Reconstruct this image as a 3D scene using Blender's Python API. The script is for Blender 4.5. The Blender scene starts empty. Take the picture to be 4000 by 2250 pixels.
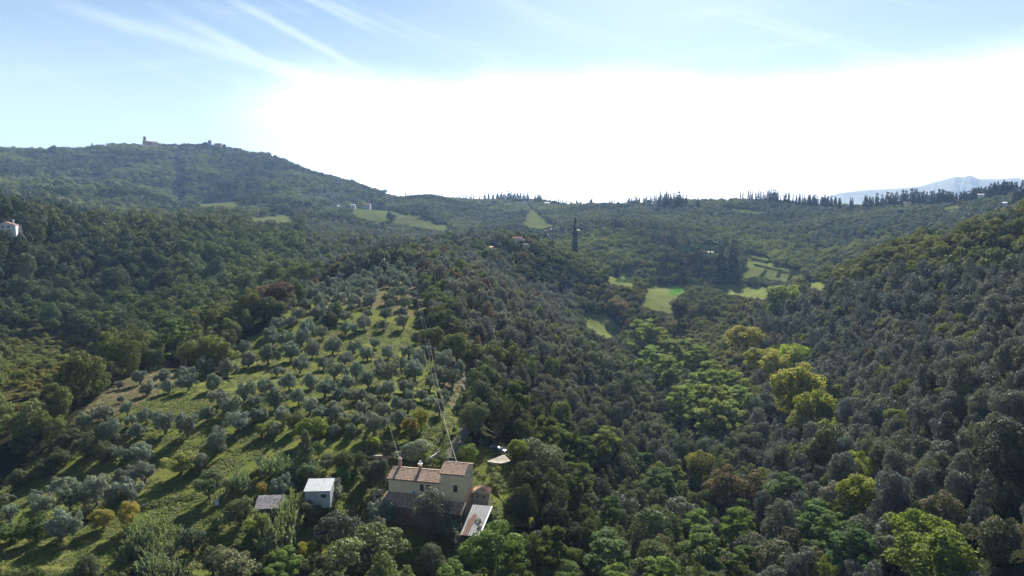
import bpy, bmesh, math, random
import numpy as np
from mathutils import Vector, Matrix, Euler

random.seed(7)
RNG = np.random.default_rng(11)
scene = bpy.context.scene
COL = scene.collection
R = math.radians

# ------------------------------------------------------------------ camera
PITCH = R(5.81); FPX = 2703.0; EYE = 100.0          # photograph is 4000 x 2250
cam_d = bpy.data.cameras.new('camera'); cam = bpy.data.objects.new('camera', cam_d); COL.objects.link(cam)
cam.location = (0, 0, EYE); cam.rotation_euler = (R(90) - PITCH, 0, 0)
cam_d.sensor_width = 36; cam_d.lens = 36 * FPX / 4000; cam_d.clip_start = 1; cam_d.clip_end = 40000
scene.camera = cam

# ------------------------------------------------------------------ sun, sky, exposure
SUN_EL, SUN_AZ = R(32), R(12)       # azimuth clockwise from +Y (the view direction)
sd = bpy.data.lights.new('sun', 'SUN'); sun = bpy.data.objects.new('sun', sd); COL.objects.link(sun)
sd.energy = 5.0; sd.angle = R(0.5); sd.color = (1.0, 0.96, 0.90)
sv = Vector((math.sin(SUN_AZ) * math.cos(SUN_EL), math.cos(SUN_AZ) * math.cos(SUN_EL), math.sin(SUN_EL)))
sun.rotation_euler = sv.to_track_quat('Z', 'Y').to_euler()
sun.location = (0, 0, 400)
scene.view_settings.view_transform = 'Standard'; scene.view_settings.look = 'None'
scene.view_settings.gamma = 1; scene.view_settings.use_curve_mapping = False
scene.view_settings.exposure = 1.8

class NT:
    """small helper for node trees"""
    def __init__(s, tree): s.t = tree; s.n = tree.nodes; s.l = tree.links
    def new(s, kind, **kw):
        nd = s.n.new(kind)
        for k, v in kw.items(): setattr(nd, k, v)
        return nd
    def put(s, sock, v):
        if isinstance(v, bpy.types.NodeSocket): s.l.new(v, sock)
        elif v is not None:
            try: sock.default_value = v
            except Exception: sock.default_value = tuple(v) + (1,)
    def math(s, op, a, b=None, c=None, clamp=False):
        nd = s.new('ShaderNodeMath', operation=op); nd.use_clamp = clamp
        for i, v in enumerate((a, b, c)):
            if v is not None: s.put(nd.inputs[i], v)
        return nd.outputs[0]
    def mix(s, f, a, b, blend='MIX'):
        nd = s.new('ShaderNodeMix', data_type='RGBA', blend_type=blend)
        s.put(nd.inputs[0], f); s.put(nd.inputs[6], a); s.put(nd.inputs[7], b)
        return nd.outputs[2]
    def noise(s, vec, scale, detail=3, rough=.5, dist=0, dim='3D'):
        nd = s.new('ShaderNodeTexNoise'); nd.noise_dimensions = dim
        if vec is not None: s.l.new(vec, nd.inputs['Vector'])
        nd.inputs['Scale'].default_value = scale; nd.inputs['Detail'].default_value = detail
        nd.inputs['Roughness'].default_value = rough; nd.inputs['Distortion'].default_value = dist
        return nd.outputs['Fac']
    def ramp(s, v, a, b, c=0.0, d=1.0, smooth=True):
        nd = s.new('ShaderNodeMapRange'); nd.clamp = True
        if smooth: nd.interpolation_type = 'SMOOTHSTEP'
        s.put(nd.inputs[0], v)
        for i, x in enumerate((a, b, c, d)): nd.inputs[i + 1].default_value = x
        return nd.outputs[0]
    def attr(s, name, kind='GEOMETRY'):
        nd = s.new('ShaderNodeAttribute'); nd.attribute_name = name; nd.attribute_type = kind
        return nd

def build_world():
    w = bpy.data.worlds.new('World'); scene.world = w; w.use_nodes = True
    T = NT(w.node_tree); T.n.clear()
    out = T.new('ShaderNodeOutputWorld'); bg = T.new('ShaderNodeBackground'); T.l.new(bg.outputs[0], out.inputs[0])
    sky = T.new('ShaderNodeTexSky', sky_type='NISHITA'); sky.sun_disc = False
    sky.sun_elevation = SUN_EL; sky.sun_rotation = SUN_AZ; sky.altitude = 200
    sky.air_density = 1.0; sky.dust_density = 0.6; sky.ozone_density = 1.5
    tc = T.new('ShaderNodeTexCoord'); sp = T.new('ShaderNodeSeparateXYZ'); T.l.new(tc.outputs['Generated'], sp.inputs[0])
    x, y, z = sp.outputs
    el = T.math('ARCSINE', z); az = T.math('ARCTAN2', x, y)
    def fld(kx, ky, ox=0., oy=0., shear=0.):
        cb = T.new('ShaderNodeCombineXYZ')
        T.put(cb.inputs[0], T.math('MULTIPLY_ADD', az, kx, ox))
        T.put(cb.inputs[1], T.math('ADD', T.math('MULTIPLY_ADD', el, ky, oy), T.math('MULTIPLY', az, shear)))
        return cb.outputs[0]
    # high haze sheet around and below the sun: broad, bright, with a wavy upper rim
    rim = T.math('MULTIPLY_ADD', T.noise(fld(3.2, 4.0, 0, 0, 1.0), 1.0, 7, .58, .3), 0.10, 0.134)
    rim = T.math('ADD', rim, T.math('MULTIPLY', az, -0.012))
    up = T.ramp(T.math('SUBTRACT', rim, el), -0.036, 0.060)
    rt = T.ramp(az, -0.50, 0.0)
    wob = T.noise(fld(5, 16, 3., 1.), 1.0, 4, .5)
    sheet = T.math('MULTIPLY', up, T.math('MULTIPLY', rt, T.ramp(T.math('ADD', wob, rt), 0.30, 1.05)))
    # whitening towards the horizon
    low = T.ramp(el, 0.34, 0.0, 0.0, 0.95)
    # wind-drawn cirrus streaks, running down towards the right
    st = T.noise(fld(1.9, 26, 0., 2., 9.5), 1.0, 5, .60, .4)
    st2 = T.noise(fld(2.2, 30, 5., 0., -4.0), 1.0, 5, .55, .5)
    patch = T.ramp(T.noise(fld(2.2, 5, 9.), 1.0, 2), 0.40, 0.62)
    streak = T.math('MULTIPLY', T.ramp(st, 0.50, 0.76), T.math('MULTIPLY_ADD', patch, .8, .2))
    streak2 = T.math('MULTIPLY', T.ramp(st2, 0.52, 0.80), 0.55)
    def line(a0, e0, a1, e1, wd):      # one drawn-out streak between two directions
        s = (e1 - e0) / (a1 - a0)
        d = T.math('ABSOLUTE', T.math('SUBTRACT', el, T.math('ADD', T.math('MULTIPLY_ADD', az, s, e0 - s * a0),
                   T.math('MULTIPLY_ADD', T.noise(fld(9, 3, a0 * 20), 1.0, 3), 0.016, -0.008))))
        f = T.ramp(d, wd, 0.0)
        m = T.math('MULTIPLY', T.ramp(az, a0 - .02, a0 + .12), T.ramp(az, a1 + .05, a1 - .04))
        return T.math('MULTIPLY', f, m)
    ln = T.math('ADD', line(-0.47, 0.262, -0.315, 0.195, 0.012), line(-0.42, 0.30, -0.22, 0.205, 0.010))
    ln = T.math('ADD', ln, T.math('MULTIPLY', line(-0.60, 0.255, -0.20, 0.170, 0.014), .8))
    cir = T.math('ADD', T.math('ADD', streak, streak2), ln, clamp=True)
    base = T.mix(1.0, sky.outputs[0], (0.0225, 0.0258, 0.0270, 1), 'MULTIPLY')
    pale = T.mix(low, base, (.275, .325, .350, 1))
    c1 = T.mix(T.math('MULTIPLY', cir, .40), pale, (.33, .365, .385, 1))
    c2 = T.mix(sheet, c1, (.74, .74, .74, 1))
    T.l.new(c2, bg.inputs[0]); bg.inputs[1].default_value = 1.0
    # the ground side of the sphere stays dull
build_world()

# ------------------------------------------------------------------ terrain height field
def pix_dir(x, y):
    u = (x - 2000) / FPX; v = (1125 - y) / FPX
    return np.array([u, math.cos(PITCH) + v * math.sin(PITCH), -math.sin(PITCH) + v * math.cos(PITCH)])

def project(X, Y, Z):
    X = np.asarray(X, float); Y = np.asarray(Y, float); Z = np.asarray(Z, float) - EYE
    d = Y * math.cos(PITCH) - Z * math.sin(PITCH); d = np.where(d < 1, 1, d)
    v = (Y * math.sin(PITCH) + Z * math.cos(PITCH)) / d
    return 2000 + FPX * X / d, 1125 - FPX * v

SURVEY = [  # (photo x, photo y, horizontal distance, metres the ground lies below that sight line)
 (1850,2030,137,0),(1850,1900,150,0),(1500,2030,140,0),(2000,2000,145,0),(1730,1740,165,0),(1950,1740,168,0),(1200,1900,150,0),(0,2200,150,0),(400,2200,140,0),(900,1800,170,0),
 (400,1900,175,0),(0,1900,200,0),(500,1600,215,0),(300,1500,260,0),(0,1500,290,0),(1000,1500,225,0),(1500,1500,210,0),
 (1750,1600,190,0),(1450,1400,245,0),(1650,1400,240,0),(1450,1200,325,0),(1600,1150,350,0),(1630,1060,420,0),(1300,1200,330,0),
 (1080,1240,330,0),(800,1400,290,0),(1150,1150,420,6),(700,1250,400,5),(300,1300,400,5),(300,1150,520,0),(600,1000,590,0),
 (600,890,680,2),(300,880,640,2),(20,895,540,0),(1000,930,700,0),(1850,1300,300,0),(1850,1100,420,0),(1900,970,650,0),(2050,955,680,0),
 (1535,1010,480,0),(2100,1400,310,0),(2300,1600,290,0),(2200,1900,200,0),(2500,2200,170,0),(2350,1280,560,0),(2600,1150,700,0),
 (2450,1090,800,0),(3000,1070,880,0),(3150,1110,850,0),(2900,1135,800,0),(2800,1500,420,0),(2900,1750,290,0),(3000,2100,190,0),
 (3500,2200,150,0),(4000,2200,150,0),(3500,1700,240,0),(4000,1700,200,0),(3300,1400,380,0),(3700,1250,380,0),(4000,1200,330,0),
 (3200,1150,560,0),(3400,1030,560,0),(3600,985,580,0),(3750,970,600,0),(3850,930,560,0),(4000,838,520,0),(4200,815,520,0),
 (3500,960,900,0),(3300,990,950,0),(3800,900,880,0),(4000,800,800,0),(3500,850,1150,0),(3800,810,1080,0),(3200,880,1200,0),
 (3000,960,1050,0),(2800,960,1000,0),(2600,1020,880,0),(2300,1010,820,0),(2300,900,1100,0),(2700,860,1200,0),(2950,820,1350,0),
 (2100,880,1300,0),(1950,840,1500,0),(2100,820,1600,0),(1600,880,1250,0),(1750,900,1200,0),(1850,940,1050,0),
 (1450,790,1650,0),(1300,880,1100,0),(1350,830,1400,0),(1100,850,1200,0),(900,810,1500,0),(500,860,1100,0),(100,830,1100,0),(900,880,1000,0),
 (700,760,1700,0),(200,720,1700,0),(450,720,1700,0),(1000,740,1750,0),(1200,760,1750,0),(560,650,2050,0),(900,650,2050,0),(250,640,2050,0),
 # skyline (trees stand on top of it)
 (-200,600,2300,6),(0,590,2300,6),(200,596,2300,6),(350,582,2300,6),(450,575,2300,6),(560,574,2300,6),(700,574,2300,6),(800,566,2300,6),(880,576,2300,6),
 (950,600,2280,6),(1100,624,2200,6),(1160,656,2160,6),(1250,688,2120,6),(1320,710,2080,6),(1400,722,2040,6),(1480,742,2000,6),(1560,757,1950,12),
 (1700,768,1850,12),(1850,773,1850,12),(2000,772,1850,12),(2100,774,1850,12),(2200,787,1800,15),(2330,797,1750,15),(2450,784,1600,15),
 (2550,768,1450,15),(2650,768,1400,15),(2780,762,1450,15),(2900,760,1450,15),(3000,768,1450,15),(3100,777,1450,15),(3200,788,1400,15),
 (3300,790,1350,15),(3400,788,1350,15),(3600,778,1350,15),(3750,764,1300,15),(3870,742,1250,15),(3950,728,1200,15),(4000,718,1200,15),(4200,690,1150,15),
]
PLAIN = [  # (azimuth deg, distance, height): hollows behind the crests, the rim and what lies outside the view
 (-25,820,74),(-33,760,78),(-18,850,76),(-33,420,40),(-40,420,42),(-26,450,44),
 (-8,620,64),(-13,620,52),(0,800,58),(4,560,30),(8,430,12),
 (30,720,66),(34,680,78),(26,720,48),(38,640,97),
 (-36,2600,250),(-24,2600,285),(-15,2400,180),(-6,2200,125),(6,2150,110),(14,1700,112),(22,1700,108),(30,1650,105),(38,1500,130),
 (-42,2300,300),(-48,1500,160),(-48,700,90),(-48,300,44),(-48,150,36),(48,1100,150),(48,600,110),(48,300,90),(48,150,55),
 (-48,5000,120),(-24,5000,120),(0,5000,60),(24,5000,60),(48,5000,100),(-48,9000,60),(0,9000,40),(48,9000,40),
 (-36,100,36),(-18,100,33),(0,100,30),(18,100,20),(36,100,28),(-48,60,32),(0,60,28),(48,60,30),(-48,20,30),(0,20,30),(48,20,30),(-20,60,31),(20,60,22),
]
pts = []
for x, y, D, low in SURVEY:
    d = pix_dir(x, y); h = math.hypot(d[0], d[1])
    pts.append((math.atan2(d[0], d[1]), math.log(D), EYE + D * d[2] / h - low))
for a, D, z in PLAIN: pts.append((R(a), math.log(D), z))
pts = np.array(pts)
# heights are interpolated with a thin-plate spline in (azimuth, log distance)
def _tps(r2): return np.where(r2 > 1e-12, .5 * r2 * np.log(np.maximum(r2, 1e-12)), 0)
_P = pts[:, :2]; _n = len(_P)
_K = _tps(((_P[:, None] - _P[None]) ** 2).sum(2)) + np.eye(_n) * 2e-4
_A = np.zeros((_n + 3, _n + 3)); _A[:_n, :_n] = _K; _A[:_n, _n] = 1; _A[:_n, _n+1:] = _P; _A[_n:, :_n] = _A[:_n, _n:].T
_zs = pts[:, 2] / np.exp(pts[:, 1]) ** .5
_W = np.linalg.solve(_A, np.concatenate([_zs, np.zeros(3)]))
def _spline(a, l):
    a = np.asarray(a).ravel(); l = np.asarray(l).ravel(); o = np.empty(len(a))
    for i in range(0, len(a), 20000):
        aa = a[i:i+20000]; ll = l[i:i+20000]
        r2 = (aa[:, None] - _P[None, :, 0]) ** 2 + (ll[:, None] - _P[None, :, 1]) ** 2
        o[i:i+20000] = _tps(r2) @ _W[:_n] + _W[_n] + aa * _W[_n+1] + ll * _W[_n+2]
    return o * np.exp(l) ** .5

_pm = RNG.random((6, 64, 64))
def vnoise(X, Y, k):          # smooth value noise
    g = _pm[k % 6]; xi = np.floor(X).astype(int); yi = np.floor(Y).astype(int)
    fx = X - xi; fy = Y - yi; fx = fx*fx*(3-2*fx); fy = fy*fy*(3-2*fy)
    q = lambda i, j: g[(xi+i) % 64, (yi+j) % 64]
    return (q(0,0)*(1-fx)+q(1,0)*fx)*(1-fy)+(q(0,1)*(1-fx)+q(1,1)*fx)*fy - .5

AZM = R(46.0)
GA = np.linspace(-AZM, AZM, 461); GL = np.linspace(math.log(20), math.log(9000), 420)
gA, gL = np.meshgrid(GA, GL, indexing='ij')
GZ = _spline(gA, gL).reshape(gA.shape)
_X = np.exp(gL) * np.sin(gA); _Y = np.exp(gL) * np.cos(gA); _D = np.exp(gL)
amp = np.clip((_D - 380) / 700, 0, 1)
_fold = amp * (1 + 1.0 * np.clip((_D - 1050) / 200, 0, 1)) * (1 - .65 * np.clip((_D - 2050) / 150, 0, 1))
_right = np.clip((gA + R(8)) / R(4), 0, 1)
_fold *= 1 - _right * (1 - .5 / (1 + np.clip((_D - 1050) / 200, 0, 1))) * np.clip((_D - 1000) / 200, 0, 1)
GZ += _fold * (vnoise(_X / 170 + 7, _Y / 170, 0) * 14 + vnoise(_X / 75, _Y / 75 + 3, 1) * 8)
GZ += np.clip((_D - 700) / 900, 0, 1) * vnoise(_X / 320 + 2, _Y / 320, 4) * 12 * (_D < 1750) * (1 - _right * np.clip((_D - 1150) / 150, 0, 1))
# the drainage ravine that scores the castle hill
_px, _py = project(_X, _Y, GZ)
GZ -= 26 * np.exp(-((_px - (690 + (_py - 600) * .06)) / 26) ** 2) * np.clip((_D - 1150) / 150, 0, 1) * np.clip((2250 - _D) / 120, 0, 1)
GZ += np.clip(1 - np.abs(_D - 250) / 180, 0, 1) * vnoise(_X / 14, _Y / 14, 2) * 1.0

def height(X, Y):
    X = np.asarray(X, float); Y = np.asarray(Y, float)
    D = np.maximum(np.hypot(X, Y), 20.0); a = np.arctan2(X, Y)
    def samp(a):
        fa = np.clip((a + AZM) / (2 * AZM) * (len(GA) - 1), 0, len(GA) - 1.001)
        fl = np.clip((np.log(D) - GL[0]) / (GL[-1] - GL[0]) * (len(GL) - 1), 0, len(GL) - 1.001)
        i = fa.astype(int); j = fl.astype(int); u = fa - i; v = fl - j
        return (GZ[i, j]*(1-u)+GZ[i+1, j]*u)*(1-v)+(GZ[i, j+1]*(1-u)+GZ[i+1, j+1]*u)*v
    t = np.clip((a + math.pi) / (2 * math.pi), 0, 1)
    out = np.abs(a) > AZM
    zc = samp(a)
    if np.any(out):               # behind the camera the two flanks run into each other
        b = np.where(a < 0, (-a - AZM), (2 * math.pi - a - AZM)) / (2 * math.pi - 2 * AZM)
        b = b * b * (3 - 2 * b)
        zc = np.where(out, samp(np.full_like(a, -AZM)) * (1 - b) + samp(np.full_like(a, AZM)) * b, zc)
    return zc

def hit(x, y, above=0.0, wpx=0.0, k=0.0, t0=60.0):
    """walk the sight line of photo pixel (x, y) until it is `above` + k * (width of wpx there) over the ground"""
    d = pix_dir(x, y); d = d / np.linalg.norm(d)
    t = t0 * 1.006 ** np.arange(0, 860)
    P = np.array([0, 0, EYE]) + t[:, None] * d
    g = P[:, 2] - height(P[:, 0], P[:, 1]) - above - k * wpx * t / FPX
    w = np.where(g <= 0)[0]
    if not len(w): return None
    i = w[0]
    if i == 0: tt = t[0]
    else: tt = t[i-1] + (t[i] - t[i-1]) * g[i-1] / (g[i-1] - g[i])
    p = np.array([0, 0, EYE]) + tt * d
    return float(p[0]), float(p[1]), float(height(p[0], p[1])), float(tt)

# visibility: the steepest ground angle in front of every grid point
_tan = (GZ - EYE) / np.exp(gL)
_run = np.maximum.accumulate(_tan, axis=1)
def visible(X, Y, top):
    D = np.hypot(X, Y); a = np.arctan2(X, Y)
    fa = np.clip((a + AZM) / (2 * AZM) * (len(GA) - 1), 0, len(GA) - 1).astype(int)
    fl = np.clip((np.log(D) - GL[0]) / (GL[-1] - GL[0]) * (len(GL) - 1) - 1, 0, len(GL) - 1).astype(int)
    return (height(X, Y) + top - EYE) / D > _run[fa, fl]

def inpoly(px, py, poly):
    px = np.asarray(px, float); py = np.asarray(py, float); c = np.zeros(px.shape, bool)
    n = len(poly); j = n - 1
    for i in range(n):
        xi, yi = poly[i]; xj, yj = poly[j]
        if yi != yj:
            c ^= ((yi > py) != (yj > py)) & (px < (xj - xi) * (py - yi) / (yj - yi) + xi)
        j = i
    return c
def polydist(px, py, line):
    d = np.full(np.asarray(px).shape, 1e9)
    for (x0, y0), (x1, y1) in zip(line[:-1], line[1:]):
        t = np.clip(((px-x0)*(x1-x0)+(py-y0)*(y1-y0)) / ((x1-x0)**2+(y1-y0)**2 + 1e-9), 0, 1)
        d = np.minimum(d, np.hypot(px-(x0+t*(x1-x0)), py-(y0+t*(y1-y0))))
    return d

# ------------------------------------------------------------------ land use, outlined on the ground
def land(outline, dmin=0, dmax=1e9):
    out = []
    for x, y in outline:
        h = hit(x, y)
        out.append((h[0], h[1]) if h else None)
    return [p for p in out if p]
GROVE = [(0,2250),(0,1880),(170,1760),(330,1700),(500,1640),(270,1660),(400,1545),(520,1470),(640,1440),(790,1440),(900,1500),
         (860,1400),(1000,1300),(1100,1250),(1180,1190),(1250,1110),(1440,1060),(1640,1050),(1660,1150),(1680,1300),(1840,1420),(1850,1560),
         (1800,1640),(1850,1745),(2020,1800),(2080,1990),(1900,2250)]
MEADOWS = {
 'pale': [[(2276,1224),(2362,1226),(2404,1260),(2424,1287),(2412,1312),(2359,1326),(2306,1306)],
          [(2550,1112),(2615,1114),(2685,1110),(2672,1144),(2645,1166),(2638,1206),(2624,1226),(2580,1216),(2504,1198),(2524,1151)],
          [(2366,1109),(2378,1078),(2432,1064),(2502,1043),(2514,1047),(2479,1078),(2470,1122),(2436,1118),(2397,1108)],
          [(2890,1085),(2890,1050),(2930,1020),(3007,1028),(3135,1062),(3139,1078),(3084,1101),(3049,1097),(2976,1084)],
          [(3146,1085),(3224,1106),(3215,1132),(3177,1142),(3154,1116)],
          [(2785,1112),(2855,1108),(2948,1124),(3045,1116),(3085,1124),(3030,1158),(2987,1172),(2885,1156),(2822,1144)],
          [(2900,985),(2960,1000),(3010,1012),(2990,1022),(2920,1012)]],
 'far': [[(760,800),(830,775),(900,772),(945,790),(930,815),(860,812),(780,815)],
         [(960,855),(1050,835),(1150,845),(1140,868),(1080,880),(980,872)],
         [(1370,830),(1470,815),(1560,835),(1680,858),(1760,885),(1740,905),(1660,890),(1560,872),(1480,868),(1400,850)],
         [(2040,880),(2060,835),(2075,812),(2095,830),(2130,858),(2170,880),(2110,895)],
         [(1900,812),(1935,785),(1940,800),(1925,815)],
         [(3680,815),(3750,800),(3745,815),(3700,832)],[(3580,780),(3650,778),(3640,790),(3590,790)],
         [(2540,790),(2590,788),(2600,798),(2545,802)],
         [(2820,812),(2900,816),(2990,828),(2960,836),(2880,826)]]}
TRACK = [(1745,1830),(1765,1775),(1790,1735),(1815,1690),(1850,1600)]
TRACK2 = [(1790,1590),(1803,1540),(1815,1480),(1822,1430)]
TRACK3 = [(1612,1160),(1620,1130),(1632,1085)]
wGROVE = land(GROVE); wM = [land(m) for m in MEADOWS['pale']]; wF = [land(m) for m in MEADOWS['far']]
wT = [land(t) for t in (TRACK, TRACK2, TRACK3)]
LUSH = land([(2619,1128),(2646,1112),(2675,1124),(2638,1158),(2611,1147)])
DRY = [land(p) for p in ([(250,1650),(330,1560),(450,1490),(620,1450),(740,1460),(640,1530),(520,1600),(420,1680)],
       [(1270,1200),(1330,1130),(1450,1110),(1640,1100),(1660,1200),(1560,1250),(1500,1210),(1380,1200)],
       [(1690,1340),(1820,1420),(1815,1540),(1770,1590),(1740,1560),(1710,1480)])]
BRAMBLE = land([(0,1300),(150,1290),(330,1330),(460,1400),(420,1480),(300,1560),(180,1660),(0,1700)])
BRAMBLE2 = land([(2440,1300),(2560,1230),(2700,1230),(2850,1240),(2900,1330),(2860,1450),(2780,1440),(2700,1400),(2500,1350)])

def grow(poly, m):        # push an outline outward by m metres
    c = np.mean(poly, axis=0); out = []
    for p in poly:
        v = np.array(p) - c; L = np.hypot(*v); out.append(tuple(c + v * (L + m) / L))
    return out

# ------------------------------------------------------------------ ground mesh
def soft(X, Y, poly, w=2.0):
    n = vnoise(X / 5, Y / 5, 3) * w * 2
    m = inpoly(X + n, Y - n, poly).astype(float)
    return m
def make_ground():
    az = np.concatenate([np.arange(-180, -46, 4.0), np.arange(-46, 46.01, 0.115), np.arange(50, 180, 4.0)])
    D = np.concatenate([[0.5, 20, 50, 80, 95], np.exp(np.arange(math.log(104), math.log(2600), 0.0062)), np.exp(np.arange(math.log(2620), math.log(9000), .04))])
    A, DD = np.meshgrid(np.radians(az), D, indexing='ij')
    X = DD * np.sin(A); Y = DD * np.cos(A); Z = height(X, Y)
    n, m = A.shape
    co = np.stack([X, Y, Z], 2).reshape(-1, 3)
    i = np.arange(n)[:, None]; j = np.arange(m - 1)[None]
    i2 = (i + 1) % n
    f = np.stack([i*m+j, i2*m+j, i2*m+j+1, i*m+j+1], 2).reshape(-1, 4)[:, ::-1]
    me = bpy.data.meshes.new('ground')
    me.vertices.add(len(co)); me.vertices.foreach_set('co', co.ravel())
    me.loops.add(f.size); me.loops.foreach_set('vertex_index', f.ravel().astype(np.int32))
    me.polygons.add(len(f)); me.polygons.foreach_set('loop_start', np.arange(0, f.size, 4, dtype=np.int32))
    me.polygons.foreach_set('use_smooth', np.ones(len(f), bool))
    me.update(calc_edges=True)
    X = X.ravel(); Y = Y.ravel(); Dn = DD.ravel()
    grass = soft(X, Y, wGROVE, 1.5)
    pale = np.zeros_like(grass); dry = np.zeros_like(grass); track = np.zeros_like(grass); lush = np.zeros_like(grass)
    for p in wM: pale = np.maximum(pale, soft(X, Y, p, 1.5))
    for p in wF: pale = np.maximum(pale, soft(X, Y, p, 9) * .62)
    for p in DRY: dry = np.maximum(dry, soft(X, Y, p, 5))
    lush = soft(X, Y, LUSH, .5)
    for t, w in zip(wT, (1.6, 1.3, 1.4)):
        d = polydist(X, Y, t) + vnoise(X / 1.2, Y / 1.2, 5) * 1.0
        track = np.maximum(track, np.clip((w - d) / .5, 0, 1))
    bram = np.maximum(soft(X, Y, BRAMBLE, 4), soft(X, Y, BRAMBLE2, 4))
    for nm, v in (('grass', grass), ('pale', pale), ('dry', dry), ('track', track), ('lush', lush), ('bramble', bram)):
        at = me.attributes.new(nm, 'FLOAT', 'POINT'); at.data.foreach_set('value', v.astype(np.float32))
    o = bpy.data.objects.new('ground', me); COL.objects.link(o); o['kind'] = 'structure'
    return o
ground = make_ground()

def mat_new(name):
    m = bpy.data.materials.new(name); m.use_nodes = True; T = NT(m.node_tree); T.n.clear()
    out = T.new('ShaderNodeOutputMaterial'); return m, T, out

def ground_material():
    m, T, out = mat_new('ground'); p = T.new('ShaderNodeBsdfPrincipled'); T.l.new(p.outputs[0], out.inputs[0])
    g = T.new('ShaderNodeNewGeometry'); pos = g.outputs['Position']
    a = lambda n: T.attr(n).outputs['Fac']
    n1 = T.noise(pos, 0.07, 4, .6); n2 = T.noise(pos, 0.9, 4, .65); n3 = T.noise(pos, 4.0, 3, .6); n4 = T.noise(pos, .02, 2)
    floor = T.mix(n2, (0.014, 0.017, 0.009, 1), (0.040, 0.040, 0.020, 1))
    gr = T.mix(T.ramp(n1, .38, .62), (0.088, 0.112, 0.022, 1), (0.128, 0.140, 0.034, 1))
    gr = T.mix(T.ramp(n2, .42, .70, 0, .65), gr, (0.122, 0.112, 0.048, 1))
    gr = T.mix(T.ramp(n3, .5, .8, 0, .5), gr, (0.034, 0.052, 0.008, 1))
    dr = T.mix(T.ramp(n2, .3, .7), (0.133, 0.108, 0.065, 1), (0.097, 0.101, 0.043, 1))
    gr = T.mix(T.math('MULTIPLY', a('dry'), T.ramp(T.math('ADD', n1, T.math('MULTIPLY', n2, .5)), .45, .75, .55, 1.0)), gr, dr)
    pl = T.mix(T.ramp(n1, .35, .65), (0.092, 0.118, 0.032, 1), (0.135, 0.150, 0.050, 1))
    pl = T.mix(T.ramp(n2, .45, .75, 0, .6), pl, (0.075, 0.080, 0.030, 1))
    pl = T.mix(T.ramp(T.noise(pos, .16, 4, .7), .5, .72, 0, .5), pl, (0.13, 0.12, 0.05, 1))
    tr = T.mix(n2, (.105, .097, .082, 1), (.165, .152, .128, 1))
    br = T.mix(T.ramp(n2, .35, .65), (0.035, 0.045, 0.015, 1), (0.075, 0.065, 0.028, 1))
    c = T.mix(a('bramble'), floor, br)
    c = T.mix(a('grass'), c, gr); c = T.mix(a('pale'), c, pl)
    c = T.mix(a('lush'), c, (0.050, 0.122, 0.020, 1)); c = T.mix(a('track'), c, tr)
    T.l.new(c, p.inputs['Base Color']); p.inputs['Roughness'].default_value = 1; p.inputs['Specular IOR Level'].default_value = 0
    b = T.new('ShaderNodeBump'); b.inputs['Strength'].default_value = .9; b.inputs['Distance'].default_value = .6
    T.l.new(T.math('ADD', T.noise(pos, 1.3, 4, .7), T.math('MULTIPLY', T.noise(pos, 5, 2, .6), .3)), b.inputs['Height'])
    T.l.new(b.outputs[0], p.inputs['Normal'])
    return m
ground.data.materials.append(ground_material())

# far blue mountain behind the right-hand ridge
def make_mountain():
    prof = [(2900,800),(3200,772),(3280,748),(3400,735),(3500,730),(3590,722),(3640,706),(3670,698),(3700,690),(3735,682),(3760,684),(3790,677),(3825,690),
            (3900,691),(3950,687),(3980,688),(4030,697),(4200,690),(4600,740),(5200,800),(5800,830)]
    Dm = 6800; cols = []
    xs = np.interp(np.linspace(0, 1, 180), np.linspace(0, 1, len(prof)), [q[0] for q in prof])
    ys = np.interp(xs, [q[0] for q in prof], [q[1] for q in prof])
    verts = []; faces = []; rows = 26
    for i, (x, y) in enumerate(zip(xs, ys)):
        d = pix_dir(x, y); h = math.hypot(d[0], d[1]); top = EYE + Dm * d[2] / h
        for j in range(rows):
            t = j / (rows - 1) * 2 - 1          # -1 near foot, 0 crest, 1 far foot
            r = Dm + t * 1500
            zz = 30 + (top - 30) * (1 - abs(t)) ** 1.15
            zz += (0.0 if j == rows // 2 else 1) * float(vnoise(np.array(i * .23), np.array(j * .5), 2)) * 45 * (1 - abs(t)) * abs(t) * 2.2
            verts.append((d[0] / h * r, d[1] / h * r, zz))
    for i in range(len(xs) - 1):
        for j in range(rows - 1):
            a = i * rows + j; faces.append((a, a + rows, a + rows + 1, a + 1))
    me = bpy.data.meshes.new('mountain'); me.from_pydata(verts, [], faces)
    for pl in me.polygons: pl.use_smooth = True
    m, T, out = mat_new('mountain'); p = T.new('ShaderNodeBsdfPrincipled'); T.l.new(p.outputs[0], out.inputs[0])
    g = T.new('ShaderNodeNewGeometry')
    T.l.new(T.mix(T.ramp(T.noise(g.outputs['Position'], .004, 5, .6), .4, .6), (.035, .05, .03, 1), (.09, .10, .06, 1)), p.inputs['Base Color'])
    p.inputs['Roughness'].default_value = 1
    me.materials.append(m)
    o = bpy.data.objects.new('mountain', me); COL.objects.link(o); o['kind'] = 'structure'
make_mountain()
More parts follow.
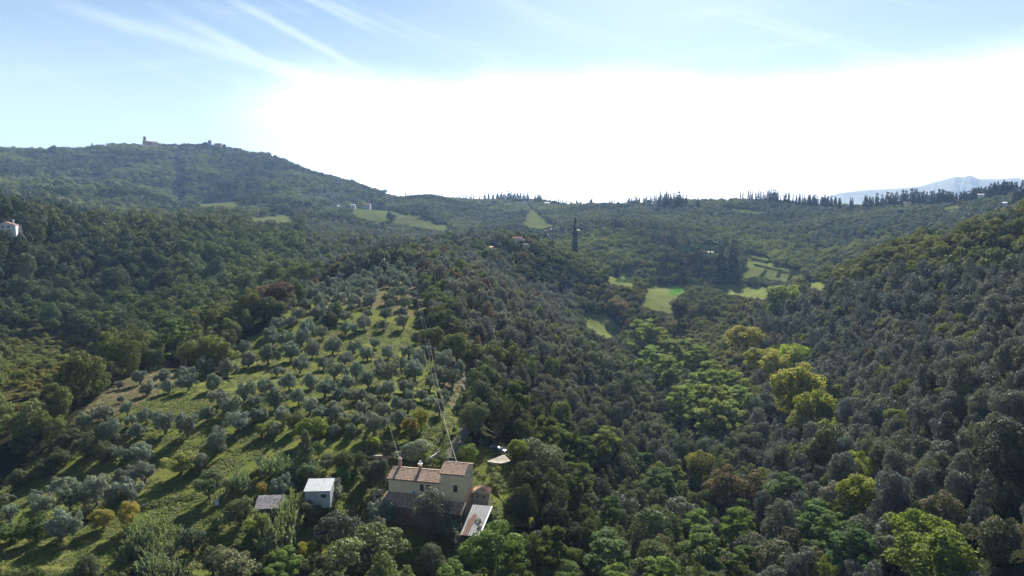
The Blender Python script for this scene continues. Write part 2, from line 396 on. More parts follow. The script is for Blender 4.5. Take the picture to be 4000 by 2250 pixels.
# ================================================================== VEGETATION
def leaf_material(name, rough=.55, trans=.30, spec=.35, warm=(1.25, 1.15, .55)):
    """leaf colour = the tree's own 'tint' x the leaf's own variation"""
    m, T, out = mat_new(name)
    ti = T.attr('tint', 'INSTANCER'); lv = T.attr('leaf_shade')
    sc = T.new('ShaderNodeVectorMath', operation='SCALE'); T.l.new(ti.outputs['Vector'], sc.inputs[0]); T.l.new(lv.outputs['Fac'], sc.inputs['Scale'])
    p = T.new('ShaderNodeBsdfPrincipled'); T.l.new(sc.outputs[0], p.inputs['Base Color'])
    p.inputs['Roughness'].default_value = rough; p.inputs['Specular IOR Level'].default_value = spec
    w = T.new('ShaderNodeVectorMath', operation='MULTIPLY'); T.l.new(sc.outputs[0], w.inputs[0]); w.inputs[1].default_value = warm
    t = T.new('ShaderNodeBsdfTranslucent'); T.l.new(w.outputs[0], t.inputs[0])
    mx = T.new('ShaderNodeMixShader'); mx.inputs[0].default_value = trans
    T.l.new(p.outputs[0], mx.inputs[1]); T.l.new(t.outputs[0], mx.inputs[2]); T.l.new(mx.outputs[0], out.inputs[0])
    return m
def plain(name, col, rough=.8, col2=None, scale=3.0, spec=.3, bump=0, metal=0):
    m, T, out = mat_new(name); p = T.new('ShaderNodeBsdfPrincipled'); T.l.new(p.outputs[0], out.inputs[0])
    p.inputs['Roughness'].default_value = rough; p.inputs['Specular IOR Level'].default_value = spec; p.inputs['Metallic'].default_value = metal
    if col2:
        tc = T.new('ShaderNodeTexCoord')
        f = T.ramp(T.noise(tc.outputs['Object'], scale, 5, .6), .35, .65)
        T.l.new(T.mix(f, col + (1,), col2 + (1,)), p.inputs['Base Color'])
        if bump:
            b = T.new('ShaderNodeBump'); b.inputs['Strength'].default_value = bump; b.inputs['Distance'].default_value = .05
            T.l.new(T.noise(tc.outputs['Object'], scale * 4, 3, .6), b.inputs['Height']); T.l.new(b.outputs[0], p.inputs['Normal'])
    else: p.inputs['Base Color'].default_value = col + (1,)
    return m
LEAF = leaf_material('leaves', .75, .22, .08, (1.15, 1.2, .55))
HLEAF = leaf_material('holm_oak_leaves', .70, .15, .12, (1.0, 1.1, .75))
OLEAF = leaf_material('olive_leaves', .70, .18, .12, (1.1, 1.1, .8))
TLEAF = leaf_material('thin_leaves', .75, .36, .08, (1.15, 1.2, .55))
NEEDLE = leaf_material('needles', .6, .10, .25)
BARK = plain('bark', (.085, .065, .05), .9, (.16, .13, .10), 4, .2, .4)

def tube(bm, pts, rads, sides=6, mi=0):
    rings = []
    for k, (p, r) in enumerate(zip(pts, rads)):
        p = Vector(p)
        q = (Vector(pts[min(k+1, len(pts)-1)]) - Vector(pts[max(k-1, 0)])).normalized()
        s = q.orthogonal().normalized(); t = q.cross(s)
        if abs(q.z) > .6: s = (Vector((1,0,0)) - q * q.x).normalized(); t = q.cross(s)
        rings.append([bm.verts.new(p + (s * math.cos(a) + t * math.sin(a)) * r) for a in [2*math.pi*i/sides for i in range(sides)]])
    for a, b in zip(rings[:-1], rings[1:]):
        for i in range(sides):
            f = bm.faces.new((a[i], a[(i+1) % sides], b[(i+1) % sides], b[i])); f.material_index = mi; f.smooth = True
    try: bm.faces.new(rings[-1]).material_index = mi; bm.faces.new(rings[0][::-1]).material_index = mi
    except Exception: pass

def leaf_mesh(name, pos, nrm, size, aspect, shade, mat, up=None):
    """one mesh of many small leaf sprays: pos/nrm Nx3, size N"""
    n = len(pos); rng = np.random.default_rng(len(pos))
    nrm = nrm / np.maximum(np.linalg.norm(nrm, axis=1, keepdims=True), 1e-6)
    ref = rng.normal(size=(n, 3)) if up is None else np.tile(np.array([up]), (n, 1)) + rng.normal(size=(n, 3)) * .25
    t = ref - nrm * (ref * nrm).sum(1, keepdims=True); t /= np.maximum(np.linalg.norm(t, axis=1, keepdims=True), 1e-6)
    b = np.cross(nrm, t)
    s = (size * .5)[:, None]
    a = t * s * aspect; b = b * s
    # each spray is a slightly folded kite, not a square card
    bend = nrm * s * .35
    co = np.stack([pos - a, pos + b * .9 - bend, pos + a, pos - b * .9 - bend], 1).reshape(-1, 3)
    me = bpy.data.meshes.new(name)
    me.vertices.add(4*n); me.vertices.foreach_set('co', co.ravel().astype(np.float32))
    idx = np.arange(4*n, dtype=np.int32).reshape(-1, 4)
    tri = idx[:, [0,1,2,0,2,3]].ravel()
    me.loops.add(6*n); me.loops.foreach_set('vertex_index', tri)
    me.polygons.add(2*n); me.polygons.foreach_set('loop_start', np.arange(0, 6*n, 3, dtype=np.int32))
    me.update(calc_edges=True)
    at = me.attributes.new('leaf_shade', 'FLOAT', 'POINT'); at.data.foreach_set('value', np.repeat(shade, 4).astype(np.float32))
    me.materials.append(mat)
    return me

def sph(n, rng): v = rng.normal(size=(n, 3)); return v / np.linalg.norm(v, axis=1, keepdims=True)

def crown(kind, seed, n, leaf):
    """leaf clumps for a crown one metre wide standing on z = 0; returns pos, nrm, size, shade, top"""
    rng = np.random.default_rng(seed * 7 + hash_k(kind)); C = []; mode = 'ball'; aspect = 1.3; sink = .28; flat = 1.0; up = None; jit = .55
    if kind in ('oak', 'oak_tall', 'broadleaf', 'yellow'):
        tall = {'oak': .95, 'oak_tall': 1.25, 'broadleaf': 1.12, 'yellow': 1.15}[kind]
        nc = {'oak': 38, 'oak_tall': 46, 'broadleaf': 44, 'yellow': 50}[kind]
        skew = rng.normal(size=2) * .07
        lobes = [(rng.normal(size=3) * np.array([.13, .13, .10 * tall]), rng.uniform(.62, .95)) for _ in range(4)]
        for _ in range(nc):
            d = sph(1, rng)[0]; d[2] = abs(d[2]) * 1.0 - .42 * rng.random()
            d /= np.linalg.norm(d); r = rng.uniform(.64, 1.08)
            rc = rng.uniform(.085, .15) * (1.1 if kind != 'yellow' else .95)
            lo, ls = lobes[rng.integers(0, 4)]
            e = np.array([.40, .40, tall * .40]) * r * ls
            C.append((d * e + lo + np.array([skew[0] * d[2], skew[1] * d[2], tall * .54]), rc, rng.uniform(.84, 1.14)))
        C.append((np.array([0, 0, tall * .55]), .34, .9))
        C.append((np.array([0, 0, tall * .30]), .27, .9))
        if kind in ('broadleaf', 'yellow'): flat = .75; jit = .6
    elif kind == 'locust':
        for _ in range(46):
            h = rng.uniform(.25, 1.35); rr = .46 * math.sin(math.pi * min(1, (h - .05) / 1.45)) ** .6 * rng.uniform(.5, 1.0); a = rng.uniform(0, 6.283)
            C.append((np.array([rr * math.cos(a), rr * math.sin(a), h]), rng.uniform(.09, .16), rng.uniform(.85, 1.15)))
        C.append((np.array([0, 0, .7]), .26, .85)); flat = .42; aspect = 1.8; jit = .5
    elif kind == 'olive':
        lob = [rng.normal(size=3) * np.array([.10, .10, .06]) for _ in range(3)]
        for _ in range(28):
            d = sph(1, rng)[0]; d[2] = abs(d[2]) - .9 * rng.random(); d /= np.linalg.norm(d); r = rng.uniform(.6, 1.08)
            C.append((d * np.array([.38, .38, .40]) * r + np.array([0, 0, .54]) + lob[rng.integers(0, 3)], rng.uniform(.07, .16), rng.uniform(.88, 1.12)))
        C.append((np.array([0, 0, .48]), .24, .9)); aspect = 2.2; flat = 1.25; jit = .7
    elif kind == 'cypress':
        for i in range(40):
            h = rng.uniform(.25, 4.6); r = .36 * min(1, (h + .5) / 1.5) * (1 - (h / 5.2) ** 2.2)
            a = rng.uniform(0, 6.283); C.append((np.array([r * .55 * math.cos(a), r * .55 * math.sin(a), h]), max(.10, r * .75), rng.uniform(.85, 1.1)))
        C.append((np.array([0, 0, 4.75]), .09, 1.)); flat = 2.2; aspect = 2.0; up = (0, 0, 1); jit = .4
    elif kind == 'fat_cypress':
        for i in range(44):
            h = rng.uniform(.2, 2.3); r = .42 * min(1, (h + .5) / 1.0) * (1 - (h / 2.7) ** 2.6)
            a = rng.uniform(0, 6.283); C.append((np.array([r * .7 * math.cos(a), r * .7 * math.sin(a), h]), max(.09, r * .5), rng.uniform(.85, 1.1)))
        C.append((np.array([0, 0, 1.1]), .28, 1.)); flat = 1.5; aspect = 1.8; up = (0, 0, 1); jit = .5
    elif kind == 'pine':
        for _ in range(36):
            a = rng.uniform(0, 6.283); r = .42 * math.sqrt(rng.random()); C.append((np.array([r * math.cos(a), r * math.sin(a), .98 - .5 * r * r + rng.normal() * .02]), rng.uniform(.08, .13), rng.uniform(.9, 1.1)))
        flat = .6; aspect = 1.5; jit = .6
    elif kind == 'shrub':
        for _ in range(16):
            a = rng.uniform(0, 6.283); r = .36 * math.sqrt(rng.random()); C.append((np.array([r * math.cos(a), r * math.sin(a), .30 * (1 - (r / .5) ** 2) + .08]), rng.uniform(.12, .2), rng.uniform(.8, 1.2)))
        aspect = 1.5; jit = .9
    elif kind == 'conic':
        for _ in range(40):
            h = rng.uniform(.1, 1.5); r = .40 * (1 - h / 1.7); a = rng.uniform(0, 6.283); q = rng.uniform(.5, 1)
            C.append((np.array([r * q * math.cos(a), r * q * math.sin(a), h]), .08 + .14 * (1 - h / 1.7), rng.uniform(.85, 1.15)))
        C.append((np.array([0, 0, .4]), .26, .9)); flat = .9; jit = .8
    elif kind == 'reed':
        ns = 70; sa = rng.uniform(0, 6.283, ns); sr = .48 * np.sqrt(rng.random(ns)); sx, sy = sr * np.cos(sa), sr * np.sin(sa)
        sh_ = (.95 - .9 * sr) * rng.uniform(.6, 1.15, ns); lx, ly = rng.normal(size=ns) * .10, rng.normal(size=ns) * .10
        k = rng.integers(0, ns, n); t = rng.uniform(.25, 1.0, n); a = rng.uniform(0, 6.283, n); o = rng.uniform(0, .035, n)
        pos = np.stack([sx[k] + lx[k] * t * t + o * np.cos(a), sy[k] + ly[k] * t * t + o * np.sin(a), sh_[k] * t], 1)
        nr = np.stack([np.cos(a), np.sin(a), rng.uniform(.1, 1.2, n)], 1); sz = np.full(n, leaf) * rng.uniform(.6, 1.3, n) * (1.25 - .6 * t)
        return pos, nr, sz, rng.uniform(.6, 1.35, n), 2.6, (0.1, 0.05, 1), C
    P = np.array([c[0] for c in C]); Rr = np.array([c[1] for c in C]); S = np.array([c[2] for c in C])
    w = Rr ** 2; k = rng.choice(len(C), size=n, p=w / w.sum())
    d = sph(n, rng); rad = Rr[k] * (1 - sink * rng.random(n) ** 1.5)
    off = d * rad[:, None]; off[:, 2] *= flat
    # the odd spray stands out past the clump
    out = rng.random(n) < .12; off[out] *= rng.uniform(1.05, 1.28, (out.sum(), 1))
    pos = P[k] + off
    # drop sprays buried deep inside other clumps
    keep = np.ones(n, bool)
    for j in range(len(C)):
        q = (pos - P[j]) / np.array([1, 1, flat]); keep &= ~(((q ** 2).sum(1) < (Rr[j] * .62) ** 2) & (k != j))
    keep &= pos[:, 2] > .02
    nr = d + rng.normal(size=(n, 3)) * jit
    sz = leaf * rng.uniform(.65, 1.35, n)
    sh = S[k] * rng.uniform(.72, 1.28, n)
    return pos[keep], nr[keep], sz[keep], sh[keep], aspect, up, C

def hash_k(s): return sum(ord(c) * (i + 3) for i, c in enumerate(s)) % 997

TRUNK_H = {'oak': .55, 'oak_tall': .75, 'broadleaf': .7, 'yellow': .7, 'locust': .9, 'olive': .62, 'cypress': 2.0, 'fat_cypress': 1.2, 'pine': .97, 'shrub': .15, 'conic': .7, 'reed': 0}
def trunk_mesh(kind, seed, C, sides=6):
    rng = random.Random(seed * 31 + hash_k(kind)); bm = bmesh.new(); H = TRUNK_H[kind]
    if kind == 'olive':
        for s in range(2 + seed % 2):
            a = rng.uniform(0, 6.28); p = [(0, 0, -.03), (.02 * math.cos(a), .02 * math.sin(a), .10), (.09 * math.cos(a), .09 * math.sin(a), .27)]
            tube(bm, p, [.055, .042, .028], sides)
            for _ in range(4):
                c = C[rng.randrange(len(C) - 1)][0]
                tube(bm, [p[-1], tuple((np.array(p[-1]) + c) / 2 + np.array([0, 0, .03])), tuple(c)], [.024, .015, .006], 4)
    else:
        r0 = {'cypress': .07, 'fat_cypress': .06, 'pine': .035, 'shrub': .03}.get(kind, .040)
        lean = rng.uniform(-.03, .03)
        p = [(0, 0, -.04), (lean * .3, 0, H * .3), (lean, lean * .5, H * .7), (lean, lean, H)]
        tube(bm, p, [r0 * 1.25, r0, r0 * .75, r0 * .35], sides)
        if kind not in ('cypress', 'fat_cypress', 'shrub'):
            for _ in range(7):
                c = C[rng.randrange(max(1, len(C) - 2))][0]; z = min(H * rng.uniform(.35, .85), c[2] * .85)
                tube(bm, [(lean * .6, 0, z), tuple((np.array([lean * .6, 0, z]) + c) / 2 + np.array([0, 0, .02])), tuple(c)], [r0 * .45, r0 * .28, r0 * .1], 4)
    me = bpy.data.meshes.new('trunk'); bm.to_mesh(me); bm.free(); me.materials.append(BARK)
    return me

MATS = {'olive': OLEAF, 'yellow': TLEAF, 'locust': TLEAF, 'reed': TLEAF, 'shrub': TLEAF, 'oak_tall': HLEAF, 'conic': HLEAF, 'cypress': NEEDLE, 'fat_cypress': NEEDLE, 'pine': NEEDLE}
def make_variant(kind, seed, n, leaf):
    pos, nr, sz, sh, asp, up, C = crown(kind, seed, n, leaf)
    cm = leaf_mesh('crown', pos, nr, sz, asp, sh, MATS.get(kind, LEAF), up)
    tm = trunk_mesh(kind, seed, C) if TRUNK_H[kind] else None
    return cm, tm
#            kind: (variants, near sprays, near leaf, far variants, far sprays, far leaf)
SPEC = {'oak': (5, 9000, .036, 4, 1300, .080), 'oak_tall': (3, 9000, .034, 3, 1300, .078), 'broadleaf': (4, 9000, .036, 4, 1300, .080),
        'yellow': (2, 11000, .030, 1, 1300, .070), 'locust': (3, 9000, .034, 2, 1300, .075), 'olive': (5, 5500, .032, 3, 800, .085),
        'cypress': (2, 2600, .085, 2, 500, .20), 'fat_cypress': (2, 3200, .07, 2, 600, .15), 'pine': (2, 4200, .034, 1, 700, .07),
        'shrub': (3, 2600, .050, 2, 420, .12), 'conic': (2, 6000, .042, 1, 1000, .09), 'reed': (2, 4200, .040, 1, 500, .08)}
NEAR, FAR = {}, {}
for kd, (v1, n1, l1, v2, n2, l2) in SPEC.items():
    NEAR[kd] = [make_variant(kd, s + 1, n1, l1) for s in range(v1)]
    protos = []
    for s in range(v2):
        pos, nr, sz, sh, asp, up, C = crown(kd, s + 51, n2, l2)
        me = leaf_mesh('crown', pos, nr, sz, asp, sh, MATS.get(kd, LEAF), up)
        protos.append(me)
    FAR[kd] = protos

KIND_NAME = {'oak': 'oak_tree', 'oak_tall': 'holm_oak_tree', 'broadleaf': 'broadleaf_tree', 'yellow': 'yellowing_tree', 'locust': 'locust_tree', 'olive': 'olive_tree',
             'cypress': 'cypress_tree', 'fat_cypress': 'dark_conifer', 'pine': 'umbrella_pine', 'shrub': 'shrub', 'conic': 'conical_tree', 'reed': 'reed_clump'}
KIND_CAT = {'oak': 'tree', 'oak_tall': 'tree', 'broadleaf': 'tree', 'yellow': 'tree', 'locust': 'tree', 'olive': 'olive tree', 'cypress': 'cypress', 'fat_cypress': 'conifer',
            'pine': 'pine', 'shrub': 'shrub', 'conic': 'tree', 'reed': 'reeds'}
TINT = {'oak': (.066, .078, .042), 'oak_tall': (.070, .078, .052), 'broadleaf': (.085, .120, .036), 'yellow': (.19, .19, .035), 'locust': (.098, .130, .052),
        'olive': (.150, .175, .128), 'cypress': (.026, .036, .020), 'fat_cypress': (.030, .040, .022), 'pine': (.045, .085, .028), 'shrub': (.125, .125, .040),
        'conic': (.060, .075, .050), 'reed': (.17, .24, .12)}
GREEN = 1.2         # whole-leaf reflectance incl. the shine of the leaf skin
def mul(t, f):
    g = (t[0] + t[1] + t[2]) / 3; k = 1.06 if f is GREEN else 1.0      # GREEN also freshens the greens a little
    return tuple(max(.004, g + (c - g) * k) * f for c in t)
placed = []        # (x, y, radius) of every tree placed so far
def add_tree(kind, X, Y, width, label, group=None, tint=None, hs=1.0, parts=True, z=None, name=None):
    me, tm = random.choice(NEAR[kind])
    root = bpy.data.objects.new(name or KIND_NAME[kind], None); COL.objects.link(root)
    root.empty_display_size = .5
    root.location = (X, Y, float(height(X, Y)) if z is None else z); root.rotation_euler = (0, 0, random.uniform(0, 6.283))
    e_ = random.uniform(.90, 1.12); root.scale = (width * e_, width / e_, width * hs)
    root['label'] = label; root['category'] = KIND_CAT[kind]
    if group: root['group'] = group
    t = tint or TINT[kind]; t = mul(t, GREEN); j = random.uniform(.86, 1.16)
    ch = bpy.data.objects.new('crown', me); COL.objects.link(ch); ch.parent = root
    ch['tint'] = [t[0] * j * random.uniform(.93, 1.07), t[1] * j, t[2] * j * random.uniform(.9, 1.1)]
    if tm and parts:
        tr = bpy.data.objects.new('trunk', tm); COL.objects.link(tr); tr.parent = root
    placed.append((X, Y, width * .5))
    return root
KH = {'oak': .55, 'oak_tall': .66, 'broadleaf': .6, 'yellow': .62, 'locust': .72, 'olive': .56, 'cypress': 2.4, 'fat_cypress': 1.25, 'pine': .95, 'shrub': .25, 'conic': .6, 'reed': .45}
def tree_at(kind, px, py, wpx, label, group=None, tint=None, hs=1.0, **kw):
    """tree whose crown is centred on photo pixel (px, py) and wpx wide there"""
    h = hit(px, py, 0, wpx, KH[kind] * hs)
    if not h: return None
    X, Y, Z, t = h
    return add_tree(kind, X, Y, wpx * t / FPX, label, group, tint, hs, **kw)
# ------------------------------------------------------------------ trees one can point at
def O(ox, oy, x, y, w): return ox + x * .3882, oy + y * .3882, w * .3882      # enlarged-view notes -> photo pixels
YG = (.19, .235, .045); YB = (.30, .25, .040); DK = (.050, .062, .034); GY = (.105, .115, .088); BR = (.15, .105, .050); LG = (.13, .18, .055)

OLIVES_A = [(225,340,130),(370,320,110),(500,370,150),(130,430,120),(170,500,110),(300,460,150),(460,470,150),(665,430,110),(770,550,165),(900,370,150),
 (980,570,140),(1090,320,135),(1130,235,80),(1300,240,110),(1275,350,100),(1485,320,120),(1470,220,100),(1190,540,90),(1120,640,130),(1330,620,140),
 (1540,600,130),(1610,480,110),(1660,310,100),(1645,240,80),(1745,585,140),(1880,690,160),(1650,680,180),(1455,730,130),(1250,740,120),(890,690,130),
 (680,720,140),(560,590,150),(345,620,170),(440,740,160),(120,630,170),(210,810,110),(330,910,160),(540,910,140),(790,810,160),(1005,800,150),(1130,900,150),
 (1320,820,210),(1600,790,190),(1820,800,130),(2050,770,130),(1975,880,160),(1755,920,130),(1490,950,160),(1345,990,120),(1250,1010,110),(910,930,160),
 (690,980,170),(835,1040,160),(1060,1040,130),(100,960,150),(190,1080,180),(425,1060,150),(545,1160,150),(775,1190,150),(800,1240,160),(630,1240,140),
 (270,1270,150),(20,1110,90),(30,1250,130),(1165,1120,120),(1075,1190,120),(1280,1200,150),(1410,1130,140),(1530,1150,150),(1535,1060,110),(1660,1050,130),
 (1770,1110,110),(1900,1030,110),(1910,1100,90),(1850,1180,130),(2060,1110,110),(2020,1190,100),(2130,960,110),(1445,1280,170),(1185,1340,200),(1010,1290,150),
 (880,1280,110),(180,1400,120),(940,1410,100),(790,1410,110)]
OLIVES_TOP = [(500,150,120),(630,110,130),(660,180,120),(590,30,130),(740,20,120),(700,90,100),(840,100,150),(990,100,130),(960,170,80),(1160,90,120),
 (1340,80,110),(1350,140,90),(1500,120,110),(1480,20,130),(1390,10,110),(1170,20,130),(1020,30,120),(890,20,130),(1600,120,80),(1580,40,60),(790,190,130),
 (900,250,110),(700,300,120),(600,230,130),(410,240,110)]
OLIVES_B = [(1190,960,70),(1410,880,110),(1640,860,120),(1470,990,120),(1690,960,130),(1850,820,140),(1890,920,150),(2140,920,150),(2070,770,160),(2290,770,150),
 (2250,660,120),(2440,570,130),(2500,690,150),(2220,1050,160),(2460,1010,160),(2540,1120,100),(2310,1160,180),(2080,1230,130),(2400,1320,190),(2550,1250,110),
 (1890,1350,200),(1660,1330,190),(1470,1260,130),(1280,1190,100),(1330,1290,100),(1060,1240,150),(830,1310,110),(1120,1390,200),(1380,1410,130),(1220,1100,60),(2210,1430,110)]
OLIVES_C = [(2190,60,200),(1160,200,120),(1260,210,90),(1410,210,160),(1450,380,190),(2020,270,150),(1200,430,130),(1280,520,220),(970,560,210),(610,520,180),
 (700,640,210),(600,920,220),(400,720,150),(350,620,80),(90,640,70),(90,820,140)]
def olive_label(x, y, w):
    size = 'small' if w < 44 else ('large' if w > 62 else 'middling')
    lr = 'far left' if x < 350 else ('left' if x < 800 else ('left centre' if x < 1200 else ('centre' if x < 1500 else 'right')))
    if y < 1235: z, g = 'in the close-set rows at the top of the grove', 'olive trees at the top of the grove'
    elif x < 560 and y < 1690: z, g = 'on the dry left tip of the grove', 'olive trees on the dry left tip of the grove'
    elif y > 1690 and x < 900: z, g = 'on the lower left grass slope', 'olive trees on the lower left grass slope'
    elif x > 1640: z, g = 'beside the earth track along the crest', 'olive trees beside the crest track'
    elif y > 1560: z, g = 'in the rows just uphill of the garden', 'olive trees just uphill of the garden'
    elif y > 1420: z, g = 'in the lower diagonal rows of the grove', 'olive trees in the lower diagonal rows'
    else: z, g = 'in the upper diagonal rows of the grove', 'olive trees in the upper diagonal rows'
    return '%s silver-green olive %s, %s' % (size, z, lr), g
for lst, oy in ((OLIVES_A, (1000, 1130)), (OLIVES_TOP, (1000, 1130)), (OLIVES_B, (0, 1130)), (OLIVES_C, (0, 1690))):
    for q in lst:
        x, y, w = O(*oy, *q); lb, gp = olive_label(x, y, w)
        g = random.random()
        tree_at('olive', x, y, w * 1.12, lb, gp, tint=tuple(c * (1 + .25 * (g - .5)) for c in TINT['olive']), hs=random.uniform(.92, 1.15))

H = []      # kind, origin, x, y, w, tint, height factor, label
def hero(kind, org, x, y, w, tint, hs, label): H.append((kind, org, x, y, w, tint, hs, label))
A1, A2, A3, A4, A5, A6, A7, A8 = (0,1690), (1000,1690), (0,1130), (1000,1130), (2000,1130), (3000,1130), (2000,1690), (3000,1690)
# garden and slope, lower left
hero('broadleaf', A1, 1820,290,260, (0.175, 0.175, 0.056), .75, 'yellowing round fruit tree on the slope, silver olive close behind its right side')
hero('yellow', A1, 1040,835,230, (0.207, 0.186, 0.055), .75, 'small yellow-leaved tree with a bare leaning trunk on the lower left grass')
hero('broadleaf', A1, 1280,840,190, (0.225, 0.193, 0.055), 1.1, 'orange-yellow bushy tree at the left edge of the reed thicket')
hero('conic', A1, 880,770,130, DK, 1.3, 'narrow dark conical tree between two olives on the lower left slope')
hero('broadleaf', A1, 2100,500,250, (0.098, 0.122, 0.059), 1.0, 'tall grey-green bush at the left end of the garden hedge')
hero('oak', A1, 350,960,260, (.075,.10,.032), .8, 'wide dark green bush left of the lowest olive, yellow-green top')
hero('oak', A1, 110,1000,230, (.075,.10,.032), .6, 'low dark hedge-like bush at the left edge of the picture')
hero('oak', A1, 1930,1070,250, (.06,.075,.045), .85, 'dense dark umbrella-shaped tree with a short trunk right of the reeds')
hero('broadleaf', A1, 2410,770,280, (0.089, 0.105, 0.049), .9, 'broad dark green tree beside the old dark shed')
hero('broadleaf', A1, 2140,1290,250, (0.107, 0.114, 0.067), .8, 'grey-green bush at the bottom edge right of the reeds')
hero('broadleaf', A1, 2340,1340,420, (0.106, 0.110, 0.059), .8, 'wide brownish-green bush at the bottom edge below the garden')
hero('reed', A1, 2400,470,230, (.165, .205, .105), 1.0, 'pale green reed clump beside the garden path')
hero('reed', A1, 2205,860,130, (.165, .205, .105), 1.2, 'small pale reed clump below the white stone box')
for q in ((1390,960,230),(1520,980,280),(1680,1040,260),(1420,1080,260),(1600,1160,260),(1740,1000,180),(1300,1180,180),(1500,1290,260),(1650,1370,280),(1780,1330,170)):
    hero('reed', A1, *q, (.165, .205, .105), random.uniform(.7, 1.0), 'pale green giant reeds in the large thicket on the lower left slope')
for q, l in (((450,340,160),'small dark bush in the shade left of the olives'),((620,240,160),'pale-topped bush in the shaded hollow at the left'),((1040,190,190),'dark olive-green tree at the shaded edge of the grove, left side'),
             ((700,60,200),'green-topped tree on the shaded left edge of the grove'),((560,160,120),'small round bush in the shade on the left'),((180,450,170),'brownish low bush at the left edge in the shade'),
             ((860,120,200),'dark rounded tree behind the shaded olives at left'),((250,90,220),'dark bushy tree at the left margin above the shaded hollow')):
    hero('oak', A1, *q, (.075,.085,.045), 1.0, l)
# garden around the house
hero('conic', A2, 495,200,240, (.10,.11,.05), 1.0, 'bushy brown-green conical tree at the top left corner of the garden')
hero('broadleaf', A2, 630,160,110, (0.107, 0.147, 0.052), 1.2, 'slim bright green tree right of the brown-green conical tree')
hero('yellow', A2, 1180,80,150, (0.202, 0.236, 0.050), .9, 'lime-yellow shrub in the grove grass above the garden')
hero('broadleaf', A2, 1310,170,160, (0.059, 0.070, 0.047), .9, 'dark round shrub left of the large white-flowering bush')
hero('oak', A2, 1580,165,330, (.135,.165,.11), .62, 'large clipped dome-shaped bush with pale leaf tips behind the farmhouse')
hero('oak', A2, 865,270,220, (.07,.085,.04), 1.0, 'dark green rounded tree in the garden above the grey shed')
hero('broadleaf', A2, 710,290,170, (0.090, 0.110, 0.074), .8, 'grey-green shrub on the slope above the grey shed')
hero('broadleaf', A2, 1010,275,150, (0.067, 0.087, 0.039), .9, 'dark green leafy shrub beside the stone garden terrace')
hero('shrub', A2, 1120,205,160, (.07,.09,.045), .8, 'low dark shrub on the garden terrace')
hero('oak_tall', A2, 1240,395,270, (.060,.070,.045), 1.0, 'tall dark tree with a bare trunk at the left corner of the farmhouse')
hero('oak', A2, 1130,380,170, (.085,.095,.05), 1.0, 'brownish-green tree just left of the tall dark tree by the farmhouse')
hero('broadleaf', A2, 1860,275,180, (0.067, 0.091, 0.040), .62, 'low dark fig bush behind the farmhouse tower')
hero('broadleaf', A2, 2140,205,230, (0.107, 0.147, 0.048), .9, 'bright green pomegranate bush between the driveway and the lawn')
hero('shrub', A2, 870,425,150, (.12,.18,.06), 1.5, 'small round light green shrub behind the right corner of the grey shed')
hero('olive', A2, 775,570,215, None, 1.1, 'bushy olive tree in front of the right end of the grey metal shed')
hero('olive', A2, 240,520,190, None, 1.1, 'olive tree left of the grey metal shed')
hero('broadleaf', A2, 290,590,140, (0.089, 0.113, 0.041), .8, 'green shrub under the olive left of the grey shed')
hero('olive', A2, 60,285,110, None, 1.1, 'small olive at the upper left of the garden reeds')
hero('reed', A2, 190,320,300, (.165, .205, .105), .7, 'pale reeds along the top of the garden, left part')
hero('reed', A2, 350,360,260, (.165, .205, .105), .7, 'pale reeds along the top of the garden, right part')
hero('oak', A2, 510,400,230, (.065,.085,.04), .9, 'dark green shrub behind the back of the grey shed')
hero('oak', A2, 430,500,120, (.05,.07,.035), 1.2, 'dark bush against the left wall of the grey shed')
hero('broadleaf', A2, 60,560,110, (0.216, 0.185, 0.058), .9, 'small orange-yellow bush above the old dark shed')
hero('reed', A2, 360,720,260, (.165, .205, .105), 1.15, 'tall light green bamboo top in the garden below the grey shed')
hero('reed', A2, 270,860,330, (.165, .205, .105), 1.1, 'tall light green bamboo mass in the garden, middle part')
hero('reed', A2, 220,1040,360, (.165, .205, .105), 1.0, 'tall green bamboo mass in the garden, lower part')
hero('broadleaf', A2, 530,810,220, (0.140, 0.132, 0.069), .9, 'brownish tree right of the bamboo in the garden')
hero('broadleaf', A2, 40,920,170, (0.141, 0.173, 0.054), 1.3, 'yellow-green tree left of the bamboo in the garden')
hero('oak_tall', A2, 830,950,370, (.075,.085,.055), .85, 'large dark round tree on the lawn edge below the grey shed')
hero('olive', A2, 1060,960,140, None, 1.1, 'small olive squeezed between the dark round tree and its neighbour')
hero('olive', A2, 1235,1010,340, (.11,.125,.085), 1.2, 'big grey-green olive in front of the farmhouse, lower of the pair')
hero('olive', A2, 1330,775,275, None, .9, 'olive spreading over the left end of the lean-to roof')
hero('olive', A2, 1220,850,190, None, .9, 'olive just below the lean-to roof olive')
hero('oak_tall', A2, 1790,835,400, (.11,.118,.085), .95, 'large grey-green holm oak in front of the farmhouse wall')
hero('olive', A2, 1995,930,160, None, 1.1, 'olive tree tucked between the holm oak and the corrugated roof')
hero('oak', A2, 2030,1080,200, (.10,.105,.075), .8, 'grey bush below the corrugated metal roof')
hero('olive', A2, 2250,1000,230, (.13,.14,.09), .9, 'olive bush over the lower end of the corrugated metal roof')
hero('oak', A2, 2375,865,150, (.04,.075,.028), 1.0, 'small glossy dark green fig tree right of the corrugated metal roof')
hero('broadleaf', A2, 1130,1250,640, (0.124, 0.140, 0.065), .72, 'wide light green oak at the bottom edge, left of the shaded lawn')
hero('broadleaf', A2, 2370,1200,520, (0.094, 0.134, 0.042), .95, 'big bright green oak at the bottom edge below the corrugated roof')
hero('broadleaf', A2, 2080,1370,250, (0.089, 0.125, 0.042), .9, 'smaller bright green oak at the bottom edge, left of the big one')
hero('yellow', A2, 520,1180,250, (0.206, 0.193, 0.041), .7, 'yellow-flowering drooping shrub at the lower left of the light oak')
